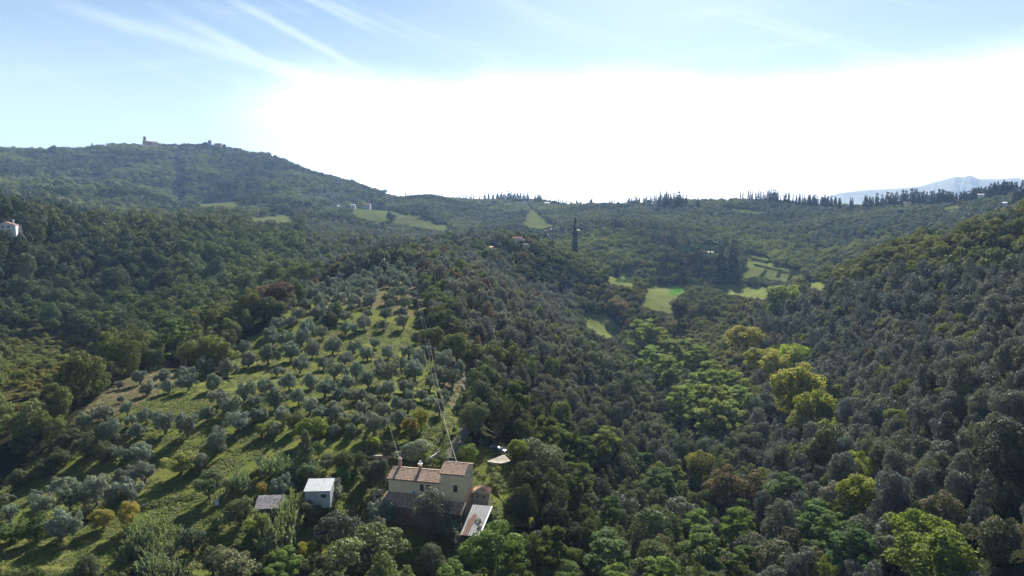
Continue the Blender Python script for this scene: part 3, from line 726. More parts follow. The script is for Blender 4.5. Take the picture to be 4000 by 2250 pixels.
hero('yellow', A2, 620,1110,170, (0.154, 0.154, 0.037), .8, 'yellow-green drooping shrub above the yellow-flowering one')
hero('oak', A2, 180,1290,240, (.075,.09,.03), 1.0, 'dark tree at the bottom edge below the bamboo')
hero('oak', A2, 620,1340,300, (.06,.065,.028), .8, 'dark brown-green bush at the bottom edge left of the light oak')
# grove edge
hero('broadleaf', A4, 375,1330,160, (0.115, 0.131, 0.060), 1.0, 'green fruit tree among the lowest olives, left one')
hero('oak', A4, 605,1370,300, (.125,.165,.035), .72, 'wide bright green bush among the lowest olives')
hero('broadleaf', A4, 50,1410,130, (0.150, 0.190, 0.047), .9, 'small bright yellow-green tree at the foot of the grove')
hero('broadleaf', A4, 880,1330,140, (0.142, 0.166, 0.079), .9, 'pale green fruit tree at the foot of the olive rows')
hero('yellow', A4, 1660,1290,190, (0.169, 0.176, 0.042), 1.2, 'tall yellow-green tree above the farmhouse garden')
hero('yellow', A4, 1560,1390,220, (0.205, 0.157, 0.050), .9, 'orange-yellow bushy tree leaning against the yellow-green one above the garden')
hero('broadleaf', A4, 2160,690,130, (0.107, 0.139, 0.051), 1.2, 'upright light green tree at the bend of the crest track')
hero('broadleaf', A4, 220,60,350, (0.121, 0.077, 0.054), .9, 'big reddish-brown tree standing above the left edge of the olive grove')
hero('oak', A4, 140,190,330, (.055,.075,.035), .8, 'dark green tree directly below the big reddish-brown tree')
hero('oak', A4, 810,230,140, (.065,.085,.04), 1.1, 'dark green tree in the upper olive rows')
hero('oak', A4, 750,290,170, (.06,.07,.035), .9, 'dark brownish tree below the upper olive rows')
hero('broadleaf', A4, 2200,1290,280, (0.090, 0.118, 0.062), 1.1, 'tall leafy tree on the right side of the shaded driveway')
for q, l in (((1800,130,260),'top tree in the row of big oaks right of the power line'),((1850,330,280),'second big oak down the row right of the power line'),((1990,400,280),'third big oak, rightmost in the row by the power line'),
             ((1790,480,250),'dark oak in the shade at the foot of the row by the power line'),((2020,560,300),'lowest big oak in the row by the power line'),((1880,220,220),'light-topped oak between the upper two by the power line')):
    hero('broadleaf', A4, *q, (0.085, 0.104, 0.045), 1.0, l)
for q, l in (((2330,700,290),'rounded green oak above the track bend, left of a pair'),((2500,700,260),'rounded green oak above the track bend, right of a pair'),((2320,920,300),'green-topped oak over the deep shade beside the drive'),
             ((2480,1010,230),'brown-green oak right of the deep shade beside the drive'),((2380,1130,300),'dark oak in the deep shade beside the drive')):
    hero('broadleaf', A4, *q, (0.089, 0.109, 0.043), 1.0, l)
# wood to the right of the house
hero('yellow', A7, 70,150,260, (0.133, 0.161, 0.050), 1.0, 'yellow-green feathery tree behind the black car')
hero('locust', A7, 450,100,300, None, .9, 'feathery green locust tree behind the pale oak by the lawn')
hero('oak', A7, 300,250,600, (.115,.14,.080), .62, 'very wide pale green oak at the edge of the lawn, right of the awning')
hero('oak_tall', A7, 640,520,250, (.095,.105,.060), .9, 'dome-shaped brown-green oak below the wide pale oak')
hero('oak', A7, 730,690,330, (.085,.10,.062), .9, 'grey-green oak above the black shade at bottom centre')
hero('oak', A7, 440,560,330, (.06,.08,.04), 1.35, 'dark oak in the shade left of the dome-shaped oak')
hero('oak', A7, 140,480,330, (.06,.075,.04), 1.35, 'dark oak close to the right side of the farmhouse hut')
hero('oak', A7, 120,680,300, (.045,.058,.032), 1.35, 'very dark oak in shade right of the corrugated roof')  # shade put into the leaf tint, as on the hollow's oaks below
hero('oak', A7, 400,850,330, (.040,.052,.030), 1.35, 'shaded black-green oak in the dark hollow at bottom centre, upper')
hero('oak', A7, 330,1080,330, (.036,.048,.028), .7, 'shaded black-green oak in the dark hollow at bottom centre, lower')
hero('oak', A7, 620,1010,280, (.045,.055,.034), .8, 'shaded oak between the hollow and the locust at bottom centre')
hero('oak_tall', A7, 1080,760,340, (.105,.112,.070), .95, 'big round grey oak lit from behind, bottom centre right')
hero('oak', A7, 850,860,210, (.12,.135,.095), 1.0, 'small pale grey tree left of the big round grey oak')
hero('oak', A7, 1130,360,400, (.085,.095,.060), 1.0, 'large dark oak with pale top above the round grey oak')
hero('locust', A7, 950,190,350, None, 1.0, 'large feathery green locust upslope of the dark oak')
hero('oak_tall', A7, 1520,320,240, (.095,.095,.075), 1.35, 'grey pyramidal holm oak standing between green trees')
hero('locust', A7, 1330,340,180, (0.087, 0.123, 0.062), 1.1, 'slender green locust left of the grey pyramidal oak')
hero('oak_tall', A7, 1690,190,190, (.095,.11,.060), 1.5, 'tall narrow ivy-covered oak right of the grey pyramidal oak')
hero('locust', A7, 1520,560,330, (0.082, 0.119, 0.054), .9, 'bright feathery locust below the grey pyramidal oak')
hero('broadleaf', A7, 1310,600,240, (0.098, 0.118, 0.063), 1.2, 'ivy-hung green tree left of the bright locust')
hero('oak', A7, 1720,850,470, (.095,.098,.078), .85, 'very wide grey holm oak over dark shade, bottom right of centre')
hero('oak', A7, 2080,980,250, (.10,.10,.078), .9, 'grey holm oak just right of the very wide one')
hero('yellow', A7, 1900,330,340, (0.154, 0.140, 0.050), 1.1, 'tawny yellow-brown tree in the wood right of centre')
hero('broadleaf', A7, 2260,600,420, (.105, .085, .052), .95, 'large rust-brown tree in the lower right wood')
hero('broadleaf', A7, 2120,350,180, (0.125, 0.156, 0.065), 1.0, 'pale green tree beside the rust-brown tree')
hero('yellow', A7, 2290,1000,240, (0.133, 0.182, 0.037), .9, 'bright yellow-green tree above a grey bush, lower right')
hero('oak', A7, 2350,1190,400, (.105,.098,.080), .95, 'grey-purple holm oak at the bottom, right of the bright locust')
hero('locust', A7, 1900,1270,430, (0.101, 0.134, 0.058), .95, 'bright green locust tree at the bottom edge right of centre')
hero('oak_tall', A7, 1370,1080,440, (.085,.105,.045), 1.0, 'tall dark oak with a sunlit green crown, bottom centre right')
hero('locust', A7, 950,1310,480, (0.090, 0.130, 0.060), .85, 'feathery mid-green locust at the bottom edge, centre')
hero('broadleaf', A7, 600,1260,180, (0.107, 0.143, 0.048), 1.2, 'small sunlit oak at the bottom edge right of the dark hollow')
hero('broadleaf', A7, 540,1410,260, (0.098, 0.134, 0.047), .9, 'sunlit oak bush cut by the bottom edge')
hero('oak', A7, 950,1070,260, (.11,.12,.075), .9, 'grey-green oak above the feathery locust at bottom centre')
hero('cypress', A7, 2515,270,55, None, .9, 'thin black ivy-wrapped trunk standing among green locusts')
hero('conic', A7, 2480,660,160, (.035,.045,.03), 1.2, 'dark narrow tree right of the rust-brown tree')
# lower right
hero('yellow', A8, 890,300,210, (0.147, 0.164, 0.037), 1.1, 'highest of three yellow-green oaks in a column, lower right')
hero('yellow', A8, 940,410,350, (0.154, 0.165, 0.037), .8, 'middle of three yellow-green oaks in a column, lower right')
hero('yellow', A8, 985,600,470, (0.136, 0.153, 0.036), .95, 'lowest and largest of three yellow-green oaks in a column, lower right')
hero('yellow', A8, 1310,650,190, (0.140, 0.167, 0.037), .9, 'small yellow-green tree right of the oak column')
hero('yellow', A8, 1570,960,440, (0.117, 0.152, 0.033), .95, 'round yellow-green oak at the bottom right, upper of the two')
hero('yellow', A8, 1730,1240,800, (.100, .128, .030), .72, 'huge spreading yellow-green oak at the bottom right corner')
hero('yellow', A8, 1850,1390,520, (.105, .132, .032), .7, 'yellow-green oak crown in front of the huge spreading one at the bottom edge')
hero('oak_tall', A8, 690,750,340, (.12,.122,.082), .95, 'pale grey holm oak left of the yellow-green column')
hero('oak_tall', A8, 965,980,270, (.11,.11,.078), 1.0, 'grey holm oak below the yellow-green column')
hero('oak_tall', A8, 1240,970,260, (.105,.11,.078), 1.0, 'grey holm oak between the two sets of yellow-green oaks')
hero('oak', A8, 1170,1160,270, (.105,.11,.078), 1.0, 'grey holm oak left of the huge spreading oak')
hero('oak', A8, 1480,780,200, (.15,.165,.11), .9, 'pale silver round tree above the round yellow-green oak')
hero('oak', A8, 1140,440,160, (.145,.155,.11), .9, 'small pale silver round tree beside the yellow-green column')
hero('oak', A8, 1480,420,230, (.13,.125,.10), .9, 'pale grey oak on the lower right hillside')
hero('oak', A8, 1720,440,300, (.095,.105,.065), 1.0, 'dark green oak right of the pale grey oak')
hero('oak', A8, 1830,790,370, (.105,.10,.070), .95, 'brown-grey round oak right of the pale silver tree')
hero('oak', A8, 1240,240,340, (.085,.09,.055), 1.0, 'broad dark oak with pale rim above the silver tree')
hero('oak_tall', A8, 1560,160,210, (.085,.085,.062), 1.1, 'dark pyramidal oak left of the conical one on the lower right hill')
hero('conic', A8, 1790,150,300, (.078,.075,.066), 1.1, 'large dark conical tree on the lower right hill')
hero('oak_tall', A8, 2360,230,400, (.060,.07,.045), 1.2, 'very big dark holm oak near the right edge')
hero('conic', A8, 2180,780,270, (.075,.085,.065), 1.3, 'grey-green pointed conical tree near the right edge')
hero('oak', A8, 2370,640,260, (.09,.10,.07), 1.0, 'grey oak between the pointed conical tree and the right edge')
hero('oak', A8, 2300,1040,400, (.105,.11,.070), 1.0, 'large grey-brown oak at the right edge above the huge spreading oak')
hero('oak_tall', A8, 640,120,330, (.10,.10,.035), 1.2, 'tall dark tree with a thin yellow-green top left of the oak column')
hero('oak', A8, 400,280,380, (.09,.095,.045), 1.0, 'dark olive-green oak with lit rim left of the tall dark tree')
hero('locust', A8, 170,680,370, (0.086, 0.119, 0.058), .95, 'feathery locust at the left of the lower right wood')
hero('locust', A8, 480,950,330, (0.084, 0.123, 0.065), 1.0, 'blue-green feathery locust below the pale grey holm oak')
hero('locust', A8, 660,1060,320, (0.082, 0.119, 0.058), 1.0, 'green locust right of the blue-green locust')
hero('locust', A8, 850,1250,380, (0.079, 0.116, 0.061), 1.1, 'tall blue-green locust at the bottom right of centre')
hero('locust', A8, 220,970,300, (0.108, 0.135, 0.059), .9, 'yellow-tinged locust in the lower wood')
hero('oak', A8, 520,1290,300, (.10,.10,.055), .9, 'brown-grey small oak at the bottom, left of the tall blue-green locust')
hero('oak', A8, 120,1290,420, (.11,.105,.072), .95, 'grey-brown oak at the bottom right of the bright locust')
hero('yellow', A8, 610,1400,250, (0.109, 0.116, 0.040), .8, 'olive-yellow bush at the bottom edge')
# yellow trees in the valley
hero('yellow', A6, 270,660,290, (0.203, 0.265, 0.048), .85, 'brightest lime-yellow tree at the foot of the right hillside')
hero('yellow', A6, 60,660,190, (0.230, 0.230, 0.048), .85, 'yellow tree left of the brightest lime one')
hero('yellow', A6, 100,780,320, (0.222, 0.208, 0.054), .75, 'golden tree between the lime one and the largest yellow tree')
hero('yellow', A6, 240,960,520, (0.199, 0.193, 0.048), .95, 'largest yellow tree at the foot of the right hillside, bare twigs below')
hero('yellow', A6, 450,1210,360, (0.185, 0.191, 0.042), .9, 'yellow-green tree just below the largest yellow tree')
hero('yellow', A6, 370,1350,320, (0.154, 0.154, 0.048), .8, 'dull yellow tree under the yellow-green one')
hero('yellow', A6, 620,1410,200, (0.140, 0.168, 0.040), .8, 'small yellow-green tree right of the dull yellow one')
hero('yellow', A5, 2370,470,380, (0.214, 0.193, 0.049), .7, 'wide golden-yellow tree in the valley, topmost of the yellow group')
hero('yellow', A5, 2480,680,230, (0.199, 0.185, 0.051), 1.0, 'golden tree just right of and below the wide golden one')
hero('yellow', A6, 140,60,330, (0.156, 0.183, 0.053), .8, 'yellow-green tree row at the lower edge of the valley meadows')
hero('yellow', A6, 60,210,180, (0.156, 0.183, 0.053), .9, 'round yellow-green tree below the meadow tree row')
hero('broadleaf', A5, 1680,190,210, (0.066, 0.062, 0.042), 1.1, 'dark round tree with brown top at the edge of the valley meadow')
hero('broadleaf', A5, 1165,380,130, (0.070, 0.058, 0.042), 1.0, 'small dark brown tree right of the lowest meadow')
hero('broadleaf', A5, 1040,170,200, (0.140, 0.112, 0.072), .9, 'pale brown tree above the lowest meadow')
hero('locust', A5, 1330,500,330, (.165, .20, .080), .9, 'big light green locust, topmost of the valley locust wood')
for k, q in enumerate(((1480,560,260),(1600,700,280),(1740,680,260),(1880,760,280),(1400,760,280),(1560,880,300),(1980,900,280),(2080,1010,280),(1860,1020,260),(1700,1180,300),(1920,1150,280),(2100,1180,300),(2230,1000,260),(1980,1330,320),(2180,1330,300),(2280,1150,260))):
    hero('locust', A5, *q, (.160, .195, .078), 1.0, 'light green feathery tree in the locust wood along the valley floor')
ORD = ['leftmost', 'second', 'third', 'fourth', 'fifth', 'sixth', 'seventh', 'eighth', 'ninth', 'tenth', 'eleventh', 'twelfth', 'thirteenth', 'fourteenth', 'fifteenth', 'rightmost']
for key, fmt in (('large thicket', '%s clump of pale green giant reeds in the big lower left thicket'), ('locust wood along', '%s tree from the left in the light green feathery wood on the valley floor')):
    ks = sorted([k for k, q in enumerate(H) if key in q[7]], key=lambda k: H[k][2])
    for n_, k in enumerate(ks): H[k] = H[k][:7] + (fmt % (ORD[n_] if n_ < len(ks) - 1 else 'rightmost'),)
for k, (kind, org, x, y, w, tint, hs, label) in enumerate(H):
    px, py, wp = O(*org, x, y, w)
    if kind == 'yellow' and org in (A5, A6): wp *= 1.15
    gp = 'reeds of the large thicket' if 'lower left thicket' in label else ('feathery wood along the valley floor' if 'wood on the valley floor' in label else None)
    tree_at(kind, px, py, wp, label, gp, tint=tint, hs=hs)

# cypresses, conifers and pines with their own place
def spire(kind, px, ytop, ybase, wpx, label, group=None, D=None, tint=None):
    if D is None:
        h = hit(px, ybase, 0)
        if not h: return
        X, Y, Z, t = h
    else:
        d = pix_dir(px, ybase); L = math.hypot(d[0], d[1]); X, Y = d[0] / L * D, d[1] / L * D; Z = float(height(X, Y)); t = D * np.linalg.norm(d) / L
    if D and group: ytop += random.uniform(-3.5, 4.5); px += random.uniform(-2, 2)
    dt = pix_dir(px, ytop); ztop = EYE + math.hypot(X, Y) * dt[2] / math.hypot(dt[0], dt[1])
    w = wpx * 1.12 * t / FPX; unit = {'cypress': 4.7, 'fat_cypress': 2.4, 'pine': 1.05, 'oak': 1.0, 'conic': 1.55}[kind]
    hs = max(ztop - Z, w * .8) / (w * unit)
    add_tree(kind, X, Y, w, label, group, tint, hs)
SP = lambda ox, oy: (lambda k, x, y0, y1, w, l, g=None, D=None: spire(k, ox + x * .3882, oy + y0 * .3882, oy + y1 * .3882, w * .3882, l, g, D))
s2, s3, s4, s1 = SP(1000, 580), SP(2000, 620), SP(3000, 620), SP(0, 480)
s2('fat_cypress', 1385, 1018, 1130, 48, 'dark blunt conifer alone on the crest at the head of the olive grove')
s2('fat_cypress', 1290, 1110, 1250, 110, 'leaning dark bushy conifer below the blunt one at the head of the grove')
s2('cypress', 2548, 826, 950, 34, 'tall solitary cypress above the red-roofed farm in the middle', None, 655)
spire('oak', 1983, 926, 968, 34, 'round dark tree hiding the foot of the tall solitary cypress, left one', None, 640, (.07, .085, .045))
spire('oak', 2000, 930, 970, 30, 'round tree hiding the foot of the tall solitary cypress, right one', None, 636, (.10, .12, .055))
s2('cypress', 2293, 880, 960, 18, 'small thin cypress left of the tall solitary one')
for x, y0, y1 in ((10,750,815),(35,752,818),(58,758,820),(78,760,822),(105,752,824),(133,765,812),(160,742,800),(205,758,792),(222,735,785),(236,725,780),(248,730,775)):
    s2('cypress', x, y0, y1 + 14, 20, 'small cypress in the row under the round field on the left slope', 'cypresses under the round field')
s2('oak', 1365, 645, 740, 95, 'lone round dark tree casting its shadow on the long pale field')
for x, y0, w in ((1505,432,16),(1523,420,16),(1558,425,12),(1740,452,14),(1770,452,18),(1840,452,14),(1875,455,16),(1985,455,18),(2015,455,14),(2030,452,14),(2045,450,14),(2060,458,14),(2085,458,14),(2115,450,18),(2150,455,16),(2165,450,16),(2190,445,20),(2250,450,12)):
    s2('cypress', x, y0, 500, w, 'cypress on the skyline ridge, left of centre', 'skyline cypresses left of centre', 1850)
for x, y0, w in ((2300,450,30),(2340,450,30),(2385,440,30),(2430,435,40),(2465,440,44),(2500,438,44),(2540,432,44),(2570,436,40)):
    s2('fat_cypress', x, y0, 500, w, 'dark conifer in the clump on the skyline, centre', 'skyline conifers in the centre', 1850)
for x, y0, w in ((25,330,36),(55,328,40),(85,345,34),(120,335,40),(155,340,36),(235,352,36),(268,346,40),(290,352,30)):
    s3('fat_cypress', x, y0, 395, w, 'dark conifer right of the centre clump on the skyline', 'skyline conifers right of centre', 1800)
for x, y0, w in ((390,366,14),(408,374,16),(428,378,16),(447,382,18),(468,386,18),(486,388,18),(505,386,18),(522,392,18),(540,398,14),(551,400,12)):
    s3('cypress', x, y0, 435, w, 'cypress of the descending row on the central skyline', 'descending cypress row', 1780)
for x, y0, w, l in ((597,418,24,'small round tree on the lowest dip of the skyline'),(650,402,22,'upright tree on the dip of the skyline'),(690,420,24,'bushy tree beside the upright one on the skyline dip'),(793,398,38,'umbrella-like round tree alone on the skyline dip')):
    s3('oak', x, y0, 445, w, l, None, 1750)
for x, y0, w in ((925,395,10),(955,402,22),(980,398,24),(1005,392,26),(1028,402,22),(1090,392,9),(1108,388,9)):
    s3('cypress', x, y0, 430, w, 'cypress on the skyline left of the pine-topped knoll', 'skyline cypresses left of the knoll', 1700)
for x, y0 in ((1145,402),(1165,400),(1185,398),(1207,392),(1225,390),(1248,380),(1266,382),(1285,380),(1328,372),(1350,376)):
    s3('oak', x, y0, y0 + 26, 17, 'small round tree in the thin row climbing to the knoll', 'round trees climbing to the knoll', 1600)
for x, y0, w in ((1395,345,20),(1413,352,20),(1432,338,24),(1450,335,24),(1492,310,26),(1510,320,26),(1530,312,24),(1553,306,28),(1570,310,24),(1598,328,16),(1622,316,24),(1638,318,26)):
    s3('cypress', x, y0, 430, w, 'dark cypress in the dense stand on top of the central knoll', 'cypresses on the knoll', 1380)
for x, y0, w in ((1540,350,60),(1590,350,50),(1680,325,56),(1655,345,50),(1720,358,40),(1750,368,36),(1480,372,50)):
    s3('fat_cypress', x, y0, 420, w, 'dark conifer filling the knoll around the beige house', 'conifers on the knoll', 1370)
for x, y0, y1, w in ((1845,365,400,18),(1905,365,430,26),(1930,368,432,26),(1955,372,432,26),(1990,362,435,30),(2015,366,438,28),(2050,352,430,30),(2068,352,430,26),(2120,365,430,24),(2140,372,435,24)):
    s3('fat_cypress', x, y0, y1, w, 'dark conifer in the belt right of the central knoll', 'conifer belt right of the knoll')
s3('fat_cypress', 1870, 385, 500, 36, 'stout dark cypress standing below the conifer belt')
for x, y0, w in ((2240,308,8),(2300,310,16),(2325,306,18),(2380,305,22),(2400,296,24),(2420,298,24),(2455,315,24),(2480,292,28),(2505,302,24),(2530,308,22),(2550,304,24),(2570,312,22)):
    s3('cypress', x, y0, 345, w, 'cypress on the right-centre skyline', 'skyline cypresses right of centre', 1450)
for x, y0, w in ((8,300,20),(30,305,24),(52,298,30),(75,312,26),(95,320,26),(130,316,10),(160,316,10),(180,330,24),(210,336,24)):
    s4('fat_cypress', x, y0, 375, w * 1.2, 'dark conifer on the skyline where the ridge starts to fall', 'falling skyline conifers', 1450)
for x in range(250, 700, 15):
    if random.random() < .15: continue
    x += random.randint(-6, 6)
    s4('fat_cypress' if x % 3 else 'cypress', x, 335 + (x - 250) * .11 + random.uniform(-16, 16), 395 + (x - 250) * .12, 28 if x % 3 else 18, 'conifer in the long dark row running down the right skyline', 'long dark conifer row', 1400)
for x, y0, w, l in ((720,388,34,'dark conifer at the low end of the long skyline row'),(830,384,16,'slim conifer of the pair in the skyline gap before the blue mountain'),(848,390,20,'wider conifer of the pair in the skyline gap before the blue mountain'),
                    (983,362,44,'big dark conifer first right of the skyline gap'),(1022,374,26,'small conifer right of the gap'),(1048,378,28,'second small conifer right of the gap'),(1097,342,38,'tall rounded conifer right of the gap'),
                    (1145,358,36,'conifer against the foot of the blue mountain'),(1205,332,56,'broad conifer against the blue mountain, left'),(1245,336,48,'broad conifer against the blue mountain, right'),(1292,326,38,'tall conifer left of the long belt'),
                    (1350,312,50,'tall dark conifer starting the long belt'),(1385,316,44,'second tall conifer of the long belt'),(1440,298,50,'highest conifer of the long belt, left one'),(1480,294,48,'highest conifer of the long belt, right one')):
    s4('fat_cypress', x, y0, 445, w * 1.15, l, None, 1340)
for x in range(1510, 2510, 17):
    if random.random() < .12: continue
    x += random.randint(-7, 7)
    yt = np.interp(x, [1510,1700,1900,1985,2000,2100,2150,2220,2330,2420,2440,2500], [325,318,325,332,300,272,300,262,228,228,230,228]) + random.uniform(-16, 18)
    yb = np.interp(x, [1510,1980,2150,2300,2510], [400,395,345,310,265])
    s4('fat_cypress', x, yt, yb + 12, random.uniform(30, 42), 'conifer in the long dark belt under the blue mountain', 'conifer belt under the blue mountain', float(np.interp(x, [1500, 2500], [1330, 1200])))
for x, y0, y1, w, l in ((2475,290,420,40,'dark conifer near the right edge below the skyline'),(2520,280,400,50,'bushy dark conifer next to the right edge'),(2565,210,300,50,'conifer at the right edge on the skyline')):
    s4('fat_cypress', x, y0, y1, w, l, None, 1050)
s4('fat_cypress', 1997, 742, 905, 54, 'tall broad cypress on the right hill crest, taller of the pair')
s4('cypress', 2065, 818, 955, 28, 'slim cypress right of the tall broad one on the right hill')
s4('cypress', 1985, 532, 635, 34, 'cypress in the olive slope behind the right hill')
s4('cypress', 1742, 540, 625, 24, 'small cypress left of the other in the far right olive slope')
s4('fat_cypress', 475, 858, 975, 38, 'dark pointed conifer above the valley terraces')
s4('cypress', 2418, 418, 500, 24, 'cypress beside the white house on the far right')
s4('fat_cypress', 2460, 470, 530, 44, 'squat dark conifer beside the white house on the far right')
s4('cypress', 516, 570, 630, 18, 'thin cypress on the far slope right of centre')
s4('cypress', 2310, 430, 480, 14, 'thin cypress near the right skyline')
for x, y0, y1, w in ((703,625,740,26),(728,640,745,26),(750,635,745,24),(815,662,740,28),(1005,570,700,20),(1035,562,705,20),(1060,555,708,22),(1080,570,705,20),(1105,580,705,20),(1152,590,670,16),(1228,680,790,24),(1530,700,880,26),(1580,720,890,28),(1610,705,890,22),(1640,710,900,30),(1780,770,880,34),(1230,610,680,14)):
    s3('cypress', x, y0, y1 + 20, w * 1.4, 'dark cypress rising out of the wood below the central knoll', 'cypresses in the wood below the knoll')
for x, y0, y1, w, l in ((1643,890,1150,26,'left of two very tall slender cypresses above the meadow'),(1672,892,1150,26,'right of two very tall slender cypresses above the meadow')):
    s3('cypress', x, y0, y1, w, l)
for x, y0, y1, w, l in ((2225,800,1190,110,'huge dark cypress clump right of the umbrella pines'),(2110,860,1190,110,'dark conifer mass between the umbrella pines and the huge clump'),(1900,930,1150,60,'dark conifer under the umbrella pines'),
                        (158,745,850,66,'fat dark conifer left of a pair above the orange roofs'),(228,722,815,60,'fat dark conifer right of a pair above the orange roofs'),(455,695,800,70,'dark conifer in front of the long pale-roofed house'),
                        (518,720,810,32,'slim dark conifer right of the long pale-roofed house'),(595,740,830,36,'dark conifer in the middle wood'),(635,590,1000,60,'very tall dark conifer in the middle wood'),(345,720,860,80,'bushy dark conifer left of the long house')):
    s3('fat_cypress', x, y0, y1, w, l)
for x, y0, y1, w, l in ((1740,905,1110,115,'umbrella pine with a visible trunk right of the tall cypresses'),(1998,815,1080,185,'widest umbrella pine of the group above the meadows'),(1850,865,1100,150,'middle umbrella pine of the group'),
                        (1545,885,1080,160,'leftmost umbrella pine of the group'),(2130,830,1080,100,'right-hand umbrella pine behind the dark conifers')):
    s3('pine', x, y0, y1, w, l)
s1('fat_cypress', 925, 203, 260, 34, 'blunt dark conifer on the castle hill skyline', None, 2290)
s1('pine', 1030, 218, 262, 44, 'flat-topped pine on the castle hill skyline', None, 2290)
s1('cypress', 1163, 205, 250, 10, 'thin cypress among the hilltop village houses', None, 2290)
for x in (1870, 1885, 1900, 1918, 1932): s1('cypress', x, 212, 250, 12, 'small cypress between the village and the square tower', 'cypresses between village and square tower', 2290)
s1('oak', 2065, 190, 250, 60, 'round tree left of the square tower on the hilltop', None, 2290)
s1('fat_cypress', 5, 935, 1010, 60, 'dark conifer behind the white house at the left edge')
# ================================================================== BUILDINGS AND MADE THINGS
def at_z(px, py, z):
    q = pix_dir(px, py); t = (z - EYE) / q[2]; return q[0] * t, q[1] * t
def root_at(name, label, cat, X, Y, z, rot=0, group=None):
    o = bpy.data.objects.new(name, None); COL.objects.link(o); o.location = (X, Y, z); o.rotation_euler = (0, 0, rot); o.empty_display_size = .5
    o['label'] = label; o['category'] = cat
    if group: o['group'] = group
    return o
class MB:
    def __init__(s): s.v = []; s.f = []; s.tone = []
    def box(s, x0, x1, y0, y1, z0, z1, tone=1.0):
        b = len(s.v); s.v += [(x, y, z) for x in (x0, x1) for y in (y0, y1) for z in (z0, z1)]; s.tone += [tone] * 8
        s.f += [tuple(b + i for i in q) for q in ((0,1,3,2),(4,6,7,5),(0,4,5,1),(2,3,7,6),(0,2,6,4),(1,5,7,3))]
    def poly(s, pts, tone=1.0):
        b = len(s.v); s.v += [tuple(p) for p in pts]; s.tone += [tone] * len(pts); s.f.append(tuple(range(b, b + len(pts))))
    def slab(s, a, b, c, d, th, tone=1.0):      # four corners of the upper face, thickness downwards along the normal
        a, b, c, d = map(Vector, (a, b, c, d)); n = (b - a).cross(d - a).normalized()
        if n.z < 0: n = -n
        lo = [p - n * th for p in (a, b, c, d)]; k = len(s.v)
        s.v += [tuple(p) for p in (a, b, c, d)] + [tuple(p) for p in lo]; s.tone += [tone] * 8
        s.f += [tuple(k + i for i in q) for q in ((0,1,2,3),(7,6,5,4),(0,4,5,1),(1,5,6,2),(2,6,7,3),(3,7,4,0))]
    def rod(s, p, q, r, n=6, r2=None, tone=1.0):
        p = Vector(p); q = Vector(q); d = (q - p).normalized(); u = d.orthogonal().normalized(); w = d.cross(u); b = len(s.v); r2 = r if r2 is None else r2
        for c, rr in ((p, r), (q, r2)):
            for i in range(n): s.v.append(tuple(c + (u * math.cos(6.2832*i/n) + w * math.sin(6.2832*i/n)) * rr)); s.tone.append(tone)
        for i in range(n): s.f.append((b+i, b+(i+1) % n, b+n+(i+1) % n, b+n+i))
        s.f.append(tuple(b+i for i in range(n))[::-1]); s.f.append(tuple(b+n+i for i in range(n)))
    def build(s, name, mat, parent=None, smooth=False):
        me = bpy.data.meshes.new(name); me.from_pydata(s.v, [], s.f); me.update()
        bm = bmesh.new(); bm.from_mesh(me); bmesh.ops.recalc_face_normals(bm, faces=bm.faces); bm.to_mesh(me); bm.free()
        at = me.attributes.new('tone', 'FLOAT', 'POINT'); at.data.foreach_set('value', np.array(s.tone, np.float32))
        if smooth:
            for p in me.polygons: p.use_smooth = True
        me.materials.append(mat)
        o = bpy.data.objects.new(name, me); COL.objects.link(o)
        if parent: o.parent = parent
        return o

